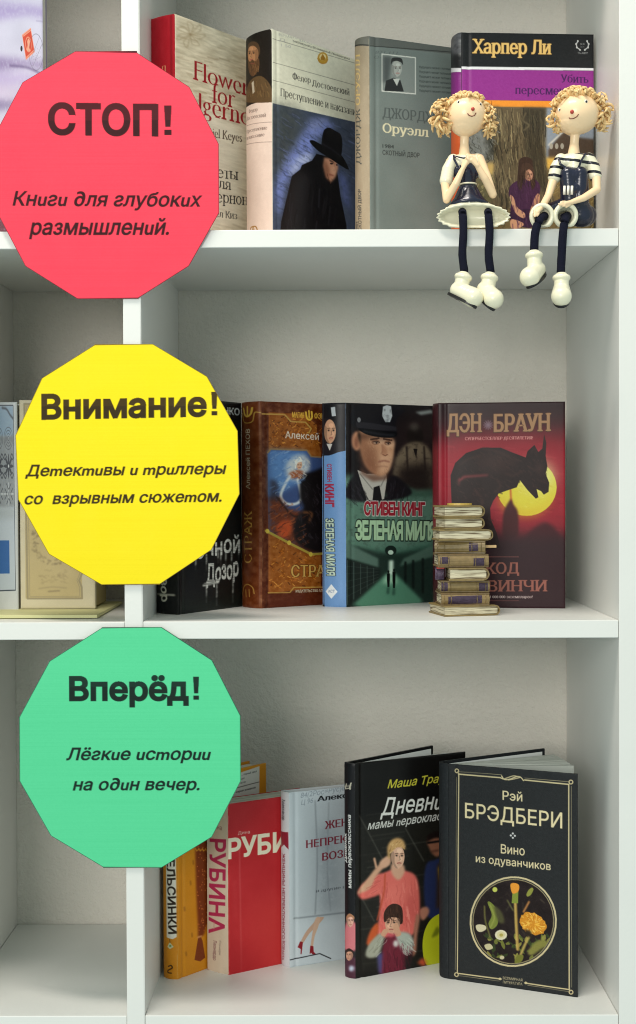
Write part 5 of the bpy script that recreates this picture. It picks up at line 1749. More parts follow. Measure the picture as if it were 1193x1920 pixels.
sign("red twelve sided paper sign at the top of the partition",
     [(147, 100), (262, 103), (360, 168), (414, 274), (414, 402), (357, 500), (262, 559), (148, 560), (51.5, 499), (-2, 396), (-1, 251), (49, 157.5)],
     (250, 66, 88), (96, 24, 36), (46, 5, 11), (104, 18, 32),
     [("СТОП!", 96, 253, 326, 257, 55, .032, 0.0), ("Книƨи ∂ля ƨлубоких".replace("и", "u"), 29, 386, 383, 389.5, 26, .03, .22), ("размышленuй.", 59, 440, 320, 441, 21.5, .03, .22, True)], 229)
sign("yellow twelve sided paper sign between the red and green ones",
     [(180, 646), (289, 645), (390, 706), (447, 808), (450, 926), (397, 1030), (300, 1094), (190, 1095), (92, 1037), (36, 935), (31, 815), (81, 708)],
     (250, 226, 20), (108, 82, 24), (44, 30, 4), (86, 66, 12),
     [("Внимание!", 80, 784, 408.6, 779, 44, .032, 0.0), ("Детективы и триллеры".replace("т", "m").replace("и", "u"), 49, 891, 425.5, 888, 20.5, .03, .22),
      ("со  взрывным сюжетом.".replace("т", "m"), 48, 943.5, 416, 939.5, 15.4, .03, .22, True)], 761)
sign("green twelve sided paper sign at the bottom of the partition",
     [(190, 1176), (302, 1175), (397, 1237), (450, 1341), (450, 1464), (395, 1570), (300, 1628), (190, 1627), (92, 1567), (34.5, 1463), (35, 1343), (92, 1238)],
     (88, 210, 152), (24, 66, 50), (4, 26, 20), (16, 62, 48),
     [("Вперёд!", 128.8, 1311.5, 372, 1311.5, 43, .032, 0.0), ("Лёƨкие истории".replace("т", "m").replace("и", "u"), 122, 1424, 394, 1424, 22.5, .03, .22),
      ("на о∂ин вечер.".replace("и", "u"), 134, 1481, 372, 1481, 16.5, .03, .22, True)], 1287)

# ------------------------------------------------------------------ two resin dolls sitting on the top board
M_SKIN = solid('painted_resin_skin', (250, 216, 174), 0.34, 0.5, 0.03, 120, 0.03, 500, 0.15)
M_HAIR = solid('painted_resin_hair', (238, 198, 140), 0.42, 0.5, 0.25, 220, 0.15, 500, 0.1)
M_NAVY = solid('navy_glazed_paint', (20, 24, 48), 0.25, 0.5, 0.3, 150, 0.02, 300, 0.3)
M_CREAM = solid('cream_glazed_paint', (238, 232, 204), 0.28, 0.5, 0.03, 150, 0.03, 400, 0.3)
M_CORD = solid('navy_cord', (18, 20, 38), 0.9, 0.2, 0.35, 700, 0.6, 1600)
M_SOLE = solid('black_paint', (20, 18, 18), 0.4, 0.5, 0.1, 200)
M_RED = solid('red_paint', (186, 66, 56), 0.3, 0.5, 0.02)
M_WHITE = solid('white_paint', (236, 232, 220), 0.3, 0.5, 0.02)
M_BROWN = solid('brown_paint', (120, 62, 44), 0.4, 0.5, 0.02)


def V(px, py, y):
    """measured units at depth y to metres"""
    k = (1.31 + y) / 2555.0
    return Vector(((px - 608) * k, y, (920 - py) * k))


PX = 1.0 / 1950.0


def rel(o, pts):
    return [Vector(p) - Vector(o.location) for p in pts]


def part(root, name, bm_, mat, smooth=True, parent=None):
    """mesh built in world metres, stored relative to its thing"""
    bmesh.ops.translate(bm_, verts=bm_.verts, vec=-Vector(root.location))
    return link(name, bm_mesh(bm_, name, smooth), mat, parent or root)


def fused(root, name, bm_, mat, voxel=0.00055, it=5):
    bmesh.ops.translate(bm_, verts=bm_.verts, vec=-Vector(root.location))
    return link(name, fuse(bm_, name, voxel, it), mat, root)


def hand(bm_, wrist, tip, side, g, r=0.0011):
    """palm, four fingers and a thumb"""
    w, t = Vector(wrist), Vector(tip)
    d = (t - w)
    L = d.length
    d.normalize()
    s = d.cross(Vector((0, 1, 0))).normalized() * side
    chain(bm_, [w, w + d * L * 0.5], [r * 2.0, r * 2.1])
    for k, (o_, l_) in enumerate(((-1.5, .82), (-.5, 1.0), (.5, .95), (1.5, .75))):
        b0 = w + d * L * 0.5 + s * o_ * r * 1.15
        tip_ = w + d * L * l_ + s * o_ * r * 1.35 + Vector((0, -0.0006, 0))
        chain(bm_, [b0, b0.lerp(tip_, .55) + Vector((0, -.0005, 0)), tip_], [r, r * .95, r * .75])
    th = w + d * L * 0.22 + s * 1.9 * r
    chain(bm_, [th, th + d * L * .3 + s * 1.5 * r], [r * 1.05, r * .8])


def curls(bm_, c, R, n, accept, g, L=(0.006, 0.010), r=0.0019, droop=0.0):
    c = Vector(c)
    made = 0
    while made < n:
        d = Vector((g.gauss(0, 1), g.gauss(0, 1), g.gauss(0, 1))).normalized()
        if not accept(d):
            continue
        made += 1
        p = c + Vector((d.x * R[0], d.y * R[1], d.z * R[2])) * 0.96
        t = d.cross(Vector((g.gauss(0, 1), g.gauss(0, 1), g.gauss(0, 1)))).normalized()
        ln = g.uniform(*L)
        P = []
        for k in range(5):
            q = k / 4
            P.append(p + d * ln * (0.75 * math.sin(q * 1.9)) + t * ln * (0.9 * q * q) + Vector((0, 0, -droop * q * q)))
        add_tube(bm_, P, [r * 1.1, r * 1.15, r, r * .85, r * .35], 7)


def add_ring(bm_, c, rx, rz, r, tiltx=0.0, n=28, m=8, wave=0.0, waves=9):
    """a rolled rim: ring in the x-z plane tipped back by tiltx"""
    rows = []
    R_ = Matrix.Rotation(tiltx, 3, 'X')
    for i in range(n):
        t = 2 * math.pi * i / n
        k = 1 + wave * math.sin(waves * t)
        cen = Vector((rx * k * math.cos(t), 0, rz * k * math.sin(t)))
        out = Vector((math.cos(t), 0, math.sin(t)))
        rows.append([bm_.verts.new(Vector(c) + R_ @ (cen + out * r * math.cos(2 * math.pi * j / m) + Vector((0, r * math.sin(2 * math.pi * j / m), 0)))) for j in range(m)])
    for i in range(n):
        for j in range(m):
            bm_.faces.new((rows[i][j], rows[(i + 1) % n][j], rows[(i + 1) % n][(j + 1) % m], rows[i][(j + 1) % m]))


def loft(bm_, rings, cap0=True, cap1=True):
    R_ = [[bm_.verts.new(p) for p in ring] for ring in rings]
    n = len(R_[0])
    for a_, b_ in zip(R_, R_[1:]):
        for k in range(n):
            bm_.faces.new((a_[k], a_[(k + 1) % n], b_[(k + 1) % n], b_[k]))
    if cap0:
        bm_.faces.new(list(reversed(R_[0])))
    if cap1:
        bm_.faces.new(R_[-1])


def boot(root, leg, top, ankle, toe, heel, flip=1):
    """cream boot with a rolled cuff; its black sole is a second piece of paint"""
    b = bmesh.new()
    top, ankle, toe, heel = (Vector(p) for p in (top, ankle, toe, heel))
    ax = (ankle - top).normalized()
    q = ax.to_track_quat('Z', 'Y').to_matrix()
    for k in range(18):
        t = k / 18 * 2 * math.pi
        add_ball(b, top + q @ Vector((.0056 * math.cos(t), .0056 * math.sin(t), 0.0012)), .0032)
    chain(b, [top + ax * .002, ankle], [.0072, .0072])
    chain(b, [ankle.lerp(heel, .6), heel, heel.lerp(toe, .55), toe], [.0076, .0080, .0090, .0098])
    me_o = fused(root, 'boot', b, M_CREAM, .0006, 6)
    me_o.parent = leg
    down = ax
    s = bmesh.new()
    run = toe - heel
    sd = run.normalized()
    dn = (down - sd * down.dot(sd)).normalized()
    wd = sd.cross(dn).normalized()
    ringA, ringB = [], []
    for k in range(24):
        t = 2 * math.pi * k / 24
        p = heel.lerp(toe, .5) + sd * math.cos(t) * (run.length / 2 + .0082) + wd * math.sin(t) * .0080 * (1 + .12 * math.cos(t))
        ringA.append(p + dn * .0058)
        ringB.append(p * 1.0 + dn * .0084)
    loft(s, [ringA, ringB])
    so = part(root, 'sole', s, M_SOLE, False)
    so.parent = leg


def eye(root, x, y, z, r):
    b = bmesh.new()
    add_ball(b, (x, y, z), (r, r * .45, r * 1.15), sub=3)
    e = part(root, 'eye', b, M_WHITE)
    b = bmesh.new()
    add_ball(b, (x + r * .12, y - r * .28, z - r * .1), (r * .62, r * .3, r * .72), sub=3)
    part(root, 'pupil', b, M_SOLE, parent=e)


def on_head(c, R, px, py):
    """point of the head's surface seen at px, py from the front"""
    y = c.y
    for _ in range(6):
        p = V(px, py, y)
        dx, dz = (p.x - c.x) / R[0], (p.z - c.z) / R[2]
        y = c.y - math.sqrt(max(0.02, 1 - dx * dx - dz * dz)) * R[1]
    return V(px, py, y)


GD_ = 'seated dolls with dangling legs'
g = random.Random(5)

# --- the doll in a frilled dress
girl = thing('doll_figurine', "curly haired doll in a navy dress with a cream frill, hands at its chest", 'figurine', V(880, 430, .012), GD_)
hc, hR = V(876, 221, .010), (37 * PX, .0182, 38 * PX)
b = bmesh.new()
add_ball(b, hc, hR, sub=5)
add_ball(b, V(874, 232, .0095), (30 * PX, .0155, 29 * PX), sub=3)
chain(b, [V(873, 250, .011), V(872, 275, .012), V(872, 297, .012)], [8.5 * PX, 8.2 * PX, 11 * PX])
chain(b, [V(853, 304, .012), V(872, 306, .012), V(896, 302, .012)], [10 * PX, 14 * PX, 10 * PX])
chain(b, [V(872, 306, .012), V(876, 345, .012)], [14 * PX, 14 * PX])
chain(b, [V(846, 308, .010), V(836, 345, .006), V(839, 377, .001)], [9.5 * PX, 8.5 * PX, 7.6 * PX])
chain(b, [V(839, 377, .001), V(856, 348, -.005), V(868, 322, -.0075)], [7.6 * PX, 7.2 * PX, 5.0 * PX])
hand(b, V(868, 322, -.0078), V(884, 294, -.0085), 1, g)
chain(b, [V(900, 302, .010), V(914, 336, .005), V(925, 368, .001)], [9.5 * PX, 8.5 * PX, 7.6 * PX])
chain(b, [V(925, 368, .001), V(910, 338, -.005), V(896, 314, -.0085)], [7.6 * PX, 7.2 * PX, 5.0 * PX])
hand(b, V(896, 314, -.0095), V(876, 293, -.0105), -1, g)
fused(girl, 'body', b, M_SKIN, .00055, 4)
b = bmesh.new()
curls(b, hc, hR, 210, lambda d: d.z > 0.30 + 0.60 * max(0, -d.y) + 0.05 * math.sin(d.x * 9), g, (.004, .0075), .00135, .002)
curls(b, V(833, 222, .012), (.0085, .009, .0115), 90, lambda d: True, g, (.004, .009), .0014, .003)
curls(b, V(914, 228, .013), (.006, .008, .010), 70, lambda d: True, g, (.004, .008), .0014, .003)
part(girl, 'hair', b, M_HAIR)
for px, py in ((861, 196), (890, 190)):
    p = on_head(hc, hR, px, py)
    if px == 861:
        eye(girl, p.x, p.y, p.z, 3.0 * PX)
p = on_head(hc, hR, 902, 200)
eye(girl, p.x, p.y, p.z, 2.7 * PX)
p = on_head(hc, hR, 888, 209)
b = bmesh.new()
add_ball(b, p, (3.6 * PX, .0022, 3.6 * PX), sub=3)
part(girl, 'nose', b, M_RED)
b = bmesh.new()
add_tube(b, [on_head(hc, hR, x, y) + Vector((0, -.0002, 0)) for x, y in ((878, 217), (881, 221), (886, 222.5), (891, 221), (894, 216))], .0005, 6)
part(girl, 'mouth', b, M_BROWN)
# shirt, dress, frill
b = bmesh.new()
chain(b, [V(851, 303, .011), V(842, 322, .009), V(838, 342, .007)], [11 * PX, 12.5 * PX, 12.5 * PX])
chain(b, [V(896, 302, .012), V(904, 318, .010), V(908, 330, .008)], [11 * PX, 12 * PX, 11.5 * PX])
chain(b, [V(854, 308, .012), V(873, 310, .011), V(894, 307, .012)], [13 * PX, 17 * PX, 13 * PX])
fused(girl, 'shirt', b, M_CREAM, .00055, 4)
b = bmesh.new()
chain(b, [V(876, 326, .0105), V(878, 349, .0115)], [20.5 * PX, 15.5 * PX])
chain(b, [V(863, 326, .010), V(889, 326, .010)], [14 * PX, 14 * PX])
chain(b, [V(862, 320, -.0010), V(853, 302, .002), V(852, 295, .008)], [2.2 * PX, 2.2 * PX, 2.2 * PX])
chain(b, [V(852, 296, .006), V(870, 300, -.0005), V(880, 299, 0.0)], [1.6 * PX, 1.6 * PX, 1.6 * PX])
fused(girl, 'bodice', b, M_NAVY, .0005, 3)


def skirt_ring(c, rx, ry, rz, n=120, wave=0.0, waves=12):
    out = []
    for k in range(n):
        t = 2 * math.pi * k / n
        w = 1 + wave * math.sin(waves * t)
        out.append(Vector(c) + Vector((rx * w * math.cos(t), ry * math.sin(t), -rz * w * math.sin(t))))
    return out


b = bmesh.new()
loft(b, [skirt_ring(V(879, 350, .0115), 15 * PX, .0085, 0.0), skirt_ring(V(879, 362, .012), 21 * PX, .012, 1 * PX), skirt_ring(V(880, 376, .012), 28 * PX, .015, 3 * PX),
         skirt_ring(V(881, 388, .010), 38 * PX, .016, 7 * PX, wave=.01), skirt_ring(V(883, 397, .006), 47 * PX, .013, 12 * PX, wave=.02)])
part(girl, 'skirt', b, M_NAVY)
b = bmesh.new()
add_ring(b, V(879, 350, .0115), 16 * PX, .0090, .0009, math.radians(90))
part(girl, 'belt', b, M_CREAM)
b = bmesh.new()
RR = [skirt_ring(V(883, 395, .007), 46 * PX, .012, 11.5 * PX, wave=.02), skirt_ring(V(887, 405, .000), 58 * PX, .006, 19 * PX, wave=.03), skirt_ring(V(889, 409, -.0045), 68 * PX, .002, 24 * PX, wave=.03, waves=23),
      skirt_ring(V(889, 409, -.0062), 66.5 * PX, .001, 22.5 * PX, wave=.03, waves=23), skirt_ring(V(889, 409, -.0045), 63 * PX, .001, 19.5 * PX, wave=.02, waves=23), skirt_ring(V(888, 409, .004), 55 * PX, .001, 14 * PX)]
for ring in RR:
    for v in ring:
        v.z = max(v.z, ZT + 0.0003)
loft(b, RR)
part(girl, 'frill', b, M_CREAM)
b = bmesh.new()
for x, y in ((884, 379), (890, 376), (887, 383), (894, 381), (880, 385)):
    k_ = V(x, y, .0)
    add_ball(b, (k_.x, -.0036 - (.4 * (y - 376)) * PX, k_.z), (2.0 * PX, .0006, 2.0 * PX))
part(girl, 'flower_mark', b, M_WHITE)
for side, P, bt in ((0, [V(868, 400, -.001), V(869, 408, -.0075), V(870, 440, -.0108), V(868, 480, -.0108), V(872, 514, -.0105)], (V(870, 520, -.0105), V(866, 538, -.0112), V(888, 560, -.019), V(860, 546, -.009))),
                    (1, [V(916, 400, -.001), V(917, 408, -.0075), V(919, 440, -.0108), V(917, 480, -.0108), V(921, 514, -.0105)], (V(919, 521, -.0105), V(916, 538, -.0112), V(926, 563, -.019), V(910, 545, -.008)))):
    b = bmesh.new()
    P = [Vector(p) for p in smooth_pts([tuple(p) for p in P], False, 4)]
    add_tube(b, P, [7.6 * PX + rnd.uniform(-.3, .3) * PX for _ in P], 12)
    lg = part(girl, 'leg', b, M_CORD)
    boot(girl, lg, *bt)

# --- the doll in dungarees
boy = thing('doll_figurine', "curly haired doll in a striped shirt and navy dungarees, hands on its lap", 'figurine', V(1070, 430, .012), GD_)
hc, hR = V(1083, 219, .010), (41 * PX, .0190, 38 * PX)
b = bmesh.new()
add_ball(b, hc, hR, sub=5)
add_ball(b, V(1078, 230, .0095), (33 * PX, .0160, 29 * PX), sub=3)
chain(b, [V(1079, 252, .011), V(1077, 275, .012), V(1076, 297, .012)], [9 * PX, 8.5 * PX, 12 * PX])
chain(b, [V(1052, 306, .012), V(1076, 306, .012), V(1104, 304, .012)], [11 * PX, 15 * PX, 11 * PX])
chain(b, [V(1076, 306, .012), V(1076, 345, .012)], [14 * PX, 14 * PX])
chain(b, [V(1046, 310, .010), V(1037, 345, .007), V(1029, 370, .003)], [9.5 * PX, 8.5 * PX, 7.2 * PX])
chain(b, [V(1029, 370, .003), V(1020, 386, -.004), V(1013, 396, -.010)], [7.2 * PX, 6.5 * PX, 4.6 * PX])
hand(b, V(1014, 394, -.0105), V(1002, 409, -.0150), -1, g)
chain(b, [V(1109, 310, .010), V(1118, 338, .006), V(1119, 360, .002)], [9.5 * PX, 8.5 * PX, 7.8 * PX])
chain(b, [V(1119, 360, .002), V(1095, 375, -.008), V(1072, 383, -.0125)], [7.8 * PX, 6.8 * PX, 4.8 * PX])
hand(b, V(1073, 383, -.013), V(1048, 388, -.0165), 1, g)
fused(boy, 'body', b, M_SKIN, .00055, 4)
b = bmesh.new()
curls(b, hc, hR, 230, lambda d: d.z > 0.34 + 0.55 * max(0, -d.y) + 0.06 * math.sin(d.x * 8), g, (.005, .0095), .00145, 0.0)
curls(b, V(1046, 224, .014), (.004, .009, .010), 50, lambda d: d.x < .4, g, (.003, .008), .0014, .001)
curls(b, V(1125, 214, .014), (.005, .009, .012), 70, lambda d: d.x > -.4, g, (.004, .010), .0014, .001)
part(boy, 'hair', b, M_HAIR)
for px, py, r in ((1050, 211, 3.2), (1099, 196, 3.3)):
    p = on_head(hc, hR, px, py)
    eye(boy, p.x, p.y, p.z, r * PX)
p = on_head(hc, hR, 1073, 215)
b = bmesh.new()
add_ball(b, p, (3.6 * PX, .0022, 4.0 * PX), sub=3)
part(boy, 'nose', b, M_RED)
b = bmesh.new()
add_tube(b, [on_head(hc, hR, x, y) + Vector((0, -.0002, 0)) for x, y in ((1067, 226), (1070, 228), (1076, 227.5), (1082, 224), (1085, 219.5))], .0005, 6)
part(boy, 'mouth', b, M_BROWN)


def striped():
    m, nt, p = new_mat('striped_paint')
    tc = nt.nodes.new('ShaderNodeTexCoord')
    mp = nt.nodes.new('ShaderNodeMapping')
    mp.inputs['Rotation'].default_value = (0, math.radians(-8), 0)
    nt.links.new(tc.outputs['Object'], mp.inputs['Vector'])
    sx = nt.nodes.new('ShaderNodeSeparateXYZ')
    nt.links.new(mp.outputs['Vector'], sx.inputs[0])
    nz = nt.nodes.new('ShaderNodeTexNoise')
    nz.inputs['Scale'].default_value = 120
    nt.links.new(tc.outputs['Object'], nz.inputs['Vector'])
    ma = nt.nodes.new('ShaderNodeMath')
    ma.operation = 'MULTIPLY_ADD'
    ma.inputs[1].default_value = 0.0014
    nt.links.new(nz.outputs['Fac'], ma.inputs[0])
    nt.links.new(sx.outputs['Z'], ma.inputs[2])
    m1 = nt.nodes.new('ShaderNodeMath')
    m1.operation = 'PINGPONG'
    m1.inputs[1].default_value = 0.0042
    nt.links.new(ma.outputs[0], m1.inputs[0])
    gt = nt.nodes.new('ShaderNodeMath')
    gt.operation = 'GREATER_THAN'
    gt.inputs[1].default_value = 0.0028
    nt.links.new(m1.outputs[0], gt.inputs[0])
    mix = nt.nodes.new('ShaderNodeMix')
    mix.data_type = 'RGBA'
    mix.inputs[6].default_value = lin4((238, 232, 204))
    mix.inputs[7].default_value = lin4((18, 18, 30))
    nt.links.new(gt.outputs[0], mix.inputs[0])
    nt.links.new(mix.outputs[2], p.inputs['Base Color'])
    p.inputs['Roughness'].default_value = 0.3
    p.inputs['Coat Weight'].default_value = 0.3
    return m


b = bmesh.new()
chain(b, [V(1052, 304, .011), V(1044, 320, .010), V(1040, 336, .008)], [12 * PX, 13 * PX, 12.5 * PX])
chain(b, [V(1104, 303, .011), V(1112, 318, .010), V(1116, 334, .008)], [12 * PX, 13 * PX, 12.5 * PX])
chain(b, [V(1054, 309, .012), V(1077, 308, .012), V(1102, 308, .012)], [14 * PX, 18 * PX, 14 * PX])
chain(b, [V(1077, 312, .012), V(1077, 345, .012)], [20 * PX, 19 * PX])
fused(boy, 'shirt', b, striped(), .00055, 4)
b = bmesh.new()
chain(b, [V(1067, 334, .0060), V(1086, 333, .0060)], [15 * PX, 15 * PX])
chain(b, [V(1068, 360, .0080), V(1086, 358, .0080)], [17 * PX, 17 * PX])
chain(b, [V(1065, 332, .0060), V(1069, 378, .0095)], [15.5 * PX, 18 * PX])
chain(b, [V(1088, 332, .0060), V(1087, 378, .0095)], [15.5 * PX, 18 * PX])
chain(b, [V(1066, 322, .0025), V(1051, 312, .0015), V(1048, 300, .006)], [2.4 * PX] * 3)
chain(b, [V(1084, 322, .0025), V(1090, 306, -.002), V(1098, 293, .004)], [2.4 * PX] * 3)
chain(b, [V(1076, 380, .0150), V(1092, 408, .0160)], [24 * PX, 22 * PX])
chain(b, [V(1088, 408, .0160), V(1098, 408, .0220)], [22 * PX, 21 * PX])
chain(b, [V(1070, 388, .016), V(1042, 398, .012), V(1022, 406, .0105)], [19 * PX, 17 * PX, 18 * PX])
chain(b, [V(1084, 390, .016), V(1070, 398, .013), V(1062, 406, .0105)], [20 * PX, 18 * PX, 18.5 * PX])
fused(boy, 'dungarees', b, M_NAVY, .0006, 5)
b = bmesh.new()
for x in (1059, 1066, 1073):
    k_ = V(x, 361, -.0015)
    add_tube(b, [k_ + Vector((0, 0, .0042)), k_ + Vector((-.0004, -.0004, -.0042))], .0013, 8)
part(boy, 'pocket_mark', b, M_WHITE)
for P, cuff, bt in (([V(1022, 408, -.004), V(1012, 416, -.0125), V(1004, 440, -.0150), V(1002, 474, -.0140)], V(1017, 409, -.0085), (V(1002, 480, -.0140), V(1003, 500, -.0150), V(994, 522, -.0230), V(1008, 508, -.0125))),
                    ([V(1064, 408, -.004), V(1060, 416, -.0125), V(1056, 440, -.0150), V(1053, 490, -.0140), V(1052, 514, -.0140)], V(1061, 408, -.0085), (V(1053, 522, -.0140), V(1053, 540, -.0150), V(1053, 558, -.0230), V(1053, 544, -.0115)))):
    b = bmesh.new()
    P = [Vector(p) for p in smooth_pts([tuple(p) for p in P], False, 5)]
    add_tube(b, P, [7.8 * PX + rnd.uniform(-.3, .3) * PX for _ in P], 12)
    lg = part(boy, 'leg', b, M_CORD)
    b = bmesh.new()
    add_ring(b, cuff, 19 * PX, 20 * PX, .0024, math.radians(8))
    cup = [[Vector(cuff) + Vector((r_ * PX * math.cos(2 * math.pi * k / 24), dy, r_ * PX * math.sin(2 * math.pi * k / 24))) for k in range(24)] for r_, dy in ((22, .0002), (22.5, .004), (20.5, .008), (8, .0082), (14, .0035), (18, .0008))]
    loft(b, cup, False, False)
    for v in b.verts:
        v.co.z = max(v.co.z, ZT + .0002)
    cf = part(boy, 'trouser_cuff', b, M_CREAM)
    boot(boy, lg, *bt)

# ------------------------------------------------------------------ little resin stack of old books on the middle board


def gilt(name, rgb, dark):
    m, nt, p = new_mat(name)
    tc = nt.nodes.new('ShaderNodeTexCoord')
    n = nt.nodes.new('ShaderNodeTexNoise')
    n.inputs['Scale'].default_value = 260
    n.inputs['Detail'].default_value = 6
    nt.links.new(tc.outputs['Object'], n.inputs['Vector'])
    geo = nt.nodes.new('ShaderNodeNewGeometry')
    pr = nt.nodes.new('ShaderNodeMapRange')
    pr.inputs['From Min'].default_value = 0.54
    pr.inputs['From Max'].default_value = 0.80
    pr.inputs['To Max'].default_value = 0.7
    nt.links.new(geo.outputs['Pointiness'], pr.inputs['Value'])
    mix = nt.nodes.new('ShaderNodeMix')
    mix.data_type = 'RGBA'
    mix.inputs[6].default_value = lin4(dark)
    mix.inputs[7].default_value = lin4(rgb)
    nt.links.new(n.outputs['Fac'], mix.inputs[0])
    mix2 = nt.nodes.new('ShaderNodeMix')
    mix2.data_type = 'RGBA'
    nt.links.new(mix.outputs[2], mix2.inputs[6])
    mix2.inputs[7].default_value = lin4((186, 160, 96))
    nt.links.new(pr.outputs['Result'], mix2.inputs[0])
    nt.links.new(mix2.outputs[2], p.inputs['Base Color'])
    p.inputs['Roughness'].default_value = 0.45
    b_ = nt.nodes.new('ShaderNodeBump')
    b_.inputs['Strength'].default_value = 0.3
    b_.inputs['Distance'].default_value = 0.001
    nt.links.new(n.outputs['Fac'], b_.inputs['Height'])
    nt.links.new(b_.outputs['Normal'], p.inputs['Normal'])
    return m


M_OLIVE = gilt('antiqued_bronze_resin', (122, 100, 64), (46, 37, 24))
M_TAN = gilt('antiqued_tan_resin', (136, 110, 74), (60, 47, 32))
M_PURPLE = solid('antiqued_purple_resin', (92, 76, 98), 0.45, 0.4, 0.45, 260, 0.2, 500)
M_GOLD = solid('gold_paint', (198, 168, 84), 0.3, 0.6, 0.2, 300, 0.1, 500)


def paper_lines():
    m, nt, p = new_mat('carved_page_edges')
    tc = nt.nodes.new('ShaderNodeTexCoord')
    mp = nt.nodes.new('ShaderNodeMapping')
    mp.inputs['Scale'].default_value = (40, 40, 900)
    nt.links.new(tc.outputs['Object'], mp.inputs['Vector'])
    n = nt.nodes.new('ShaderNodeTexNoise')
    n.inputs['Scale'].default_value = 1.0
    n.inputs['Detail'].default_value = 5
    nt.links.new(mp.outputs['Vector'], n.inputs['Vector'])
    cr = nt.nodes.new('ShaderNodeValToRGB')
    cr.color_ramp.elements[0].position = 0.36
    cr.color_ramp.elements[0].color = lin4((104, 86, 60))
    cr.color_ramp.elements[1].position = 0.56
    cr.color_ramp.elements[1].color = lin4((214, 204, 174))
    nt.links.new(n.outputs['Fac'], cr.inputs['Fac'])
    nt.links.new(cr.outputs['Color'], p.inputs['Base Color'])
    p.inputs['Roughness'].default_value = 0.6
    b_ = nt.nodes.new('ShaderNodeBump')
    b_.inputs['Strength'].default_value = 0.5
    b_.inputs['Distance'].default_value = 0.0006
    nt.links.new(n.outputs['Fac'], b_.inputs['Height'])
    nt.links.new(b_.outputs['Normal'], p.inputs['Normal'])
    return m


M_CARVED = paper_lines()
tower = thing('book_stack_ornament', "small resin ornament of nine old books stacked unevenly", 'ornament', (.1425, .066, ZM + .0002))
K = 1.372 / 2555.0


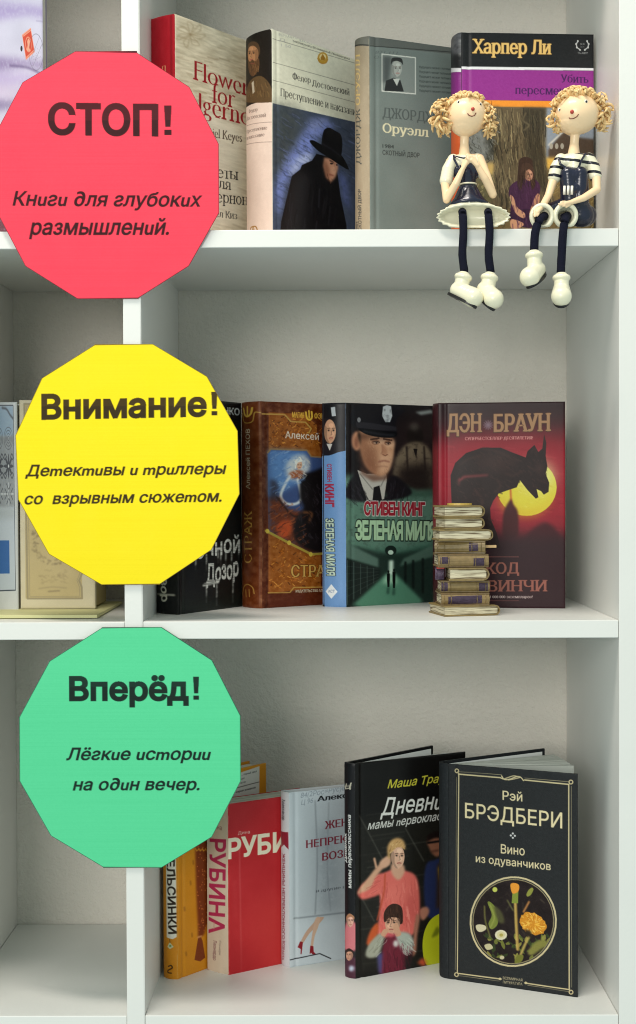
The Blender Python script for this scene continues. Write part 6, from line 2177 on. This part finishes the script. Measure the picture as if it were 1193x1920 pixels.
def mini(z0, z1, x0, x1, mode, mat, yaw=0.0, depth=.040, panel=None, cy=0.0):
    """mode 'pages': page edges face out, rounded spine at the right; 'spine': rounded spine faces out"""
    h = (z1 - z0)
    w = x1 - x0
    R_ = Matrix.Translation(((x0 + x1) / 2, cy, z0)) @ Matrix.Rotation(math.radians(yaw), 4, 'Z')
    t = h * 0.13
    shell = bmesh.new()
    pg = bmesh.new()
    y0, y1 = -depth / 2, depth / 2
    if mode == 'pages':
        prof = []
        for k in range(9):
            g0 = -math.pi / 2 + k * math.pi / 8
            prof.append((w / 2 - h * .45 + h * .5 * math.cos(g0), h / 2 + h / 2 * math.sin(g0)))
        outer = [(-w / 2, 0)] + prof + [(-w / 2, h)]
        inn = [(-w / 2, h - t)] + [(x - t * .9 if i not in (0, 8) else x, h / 2 + (z - h / 2) * (1 - 2 * t / h)) for i, (x, z) in enumerate(reversed(prof))] + [(-w / 2, t)]
        loop = outer + inn
        A = [shell.verts.new(R_ @ Vector((x, y0, z))) for x, z in loop]
        B_ = [shell.verts.new(R_ @ Vector((x, y1, z))) for x, z in loop]
        n = len(loop)
        for i in range(n):
            j = (i + 1) % n
            shell.faces.new((A[i], A[j], B_[j], B_[i]))
        no, ni = len(outer), len(inn)
        for i in range(no - 1):
            for X in (A, B_):
                q = [X[i], X[i + 1], X[n - 2 - i], X[n - 1 - i]]
                shell.faces.new(q)
        bmesh.ops.recalc_face_normals(shell, faces=shell.faces)
        add_box(pg, (-w / 2 + t * .8, y0 + h * .10, t * .98), (w / 2 - h * .16, y1 - h * .10, h - t * .98), h * .04)
    else:
        add_box(shell, (-w / 2, y0 + h * .1, 0), (w / 2, y1, t), t * .3)
        add_box(shell, (-w / 2, y0 + h * .1, h - t), (w / 2, y1, h), t * .3)
        ring = []
        for k in range(13):
            g0 = -math.pi / 2 + k * math.pi / 12
            ring.append((y0 + h * .42 - h * .42 * math.cos(g0), h / 2 + h / 2 * math.sin(g0)))
        for k in range(12, -1, -1):
            g0 = -math.pi / 2 + k * math.pi / 12
            ring.append((y0 + h * .42 - h * .26 * math.cos(g0), h / 2 + h * .36 * math.sin(g0)))
        A = [shell.verts.new((-w / 2, y, z)) for y, z in ring]
        B_ = [shell.verts.new((w / 2, y, z)) for y, z in ring]
        n = len(ring)
        for i in range(n):
            j = (i + 1) % n
            shell.faces.new((A[i], A[j], B_[j], B_[i]))
        for i in range(12):
            for X in (A, B_):
                shell.faces.new((X[i], X[i + 1], X[n - 2 - i], X[n - 1 - i]))
        # raised bands across the spine
        for u in (-.44, -.30, .24, .42):
            bandpts = []
            for k in range(11):
                g0 = -math.pi / 2 * .9 + k * math.pi * .9 / 10
                bandpts.append((u * w, y0 + h * .42 - h * .44 * math.cos(g0), h / 2 + h * .49 * math.sin(g0)))
            add_tube(shell, bandpts, h * .035, 6)
        bmesh.ops.recalc_face_normals(shell, faces=shell.faces)
        bmesh.ops.transform(shell, matrix=R_, verts=shell.verts)
        add_box(pg, (-w / 2 + t * .8, y0 + h * .3, t * .98), (w / 2 - t * .8, y1 - t, h - t * .98), h * .04)
    if mode == 'pages':
        pass
    bmesh.ops.transform(pg, matrix=R_, verts=pg.verts)
    for v in shell.verts:
        v.co += Vector((rnd.uniform(-1, 1), rnd.uniform(-1, 1), rnd.uniform(-1, 1) * .6)) * .00022
    nb = link('miniature_book', bm_mesh(shell, 'miniature_book'), mat, tower)
    link('page_block', bm_mesh(pg, 'page_block'), M_CARVED, nb)
    for u0, u1 in (panel or ()):
        pn = bmesh.new()
        if True:
            rows = []
            for k in range(9):
                g0 = -math.pi / 2 * .72 + k * math.pi * .72 / 8
                yy, zz = y0 + h * .42 - h * .435 * math.cos(g0), h / 2 + h * .5 * math.sin(g0) * .98
                rows.append([pn.verts.new(R_ @ Vector((u * w, yy, zz))) for u in (u0, u1)])
            for a_, b_ in zip(rows, rows[1:]):
                pn.faces.new((a_[0], b_[0], b_[1], a_[1]))
        bmesh.ops.solidify(pn, geom=pn.faces[:], thickness=-.0003)
        bmesh.ops.recalc_face_normals(pn, faces=pn.faces)
        link('spine_label', bm_mesh(pn, 'spine_label'), M_PURPLE, nb)


def zz(py):
    return (1150.5 - py) * K


def xx(px):
    return (px - 608) * K - .1425


mini(zz(1150.5), zz(1131), xx(817), xx(925), 'pages', M_OLIVE, 14, .050, cy=.004)
mini(zz(1131), zz(1108), xx(822), xx(912), 'spine', M_TAN, 4, .042, ((-.36, .34),))
mini(zz(1107.5), zz(1085.5), xx(823), xx(914), 'spine', M_OLIVE, 2, .040, ((-.49, -.36), (.28, .46)), cy=.002)
mini(zz(1085), zz(1061), xx(838), xx(912), 'pages', M_OLIVE, 2, .036, cy=-.002)
mini(zz(1084.9), zz(1063), xx(818), xx(834), 'spine', M_PURPLE, -4, .030, cy=.010)
mini(zz(1060.5), zz(1036), xx(817), xx(911), 'spine', M_TAN, 3, .042, ((-.46, -.28), (.20, .42)))
mini(zz(1035.5), zz(1011), xx(818), xx(912), 'spine', M_OLIVE, -8, .040, ((.18, .36),), cy=.003)
mini(zz(1010.5), zz(990), xx(816), xx(918), 'pages', M_OLIVE, 6, .038)
mini(zz(989.5), zz(968), xx(823), xx(900), 'pages', M_OLIVE, 12, .036)
mini(zz(967.5), zz(945.5), xx(821), xx(900), 'pages', M_OLIVE, 14, .036)
b = bmesh.new()
loft(b, [[Vector((xx(862) + .0125 * math.cos(t), -.002 + .010 * math.sin(t), z)) for t in [2 * math.pi * k / 24 for k in range(24)]] for z in (zz(945.3), zz(941.5))])
link('top_plate', bm_mesh(b, 'top_plate'), M_GOLD, tower)
b = bmesh.new()
add_box(b, (xx(908), -.008, zz(1025)), (xx(930), -.004, zz(1020)), .0004)
link('bookmark', bm_mesh(b, 'bookmark'), solid('bookmark_paint', (214, 178, 128), 0.5), tower)
b = bmesh.new()
add_box(b, (xx(818), -.012, zz(1064)), (xx(832), -.004, zz(1060.8)), .0004)
link('bookmark', bm_mesh(b, 'bookmark'), M_RED, tower)
bpy.data.objects.remove(_to)
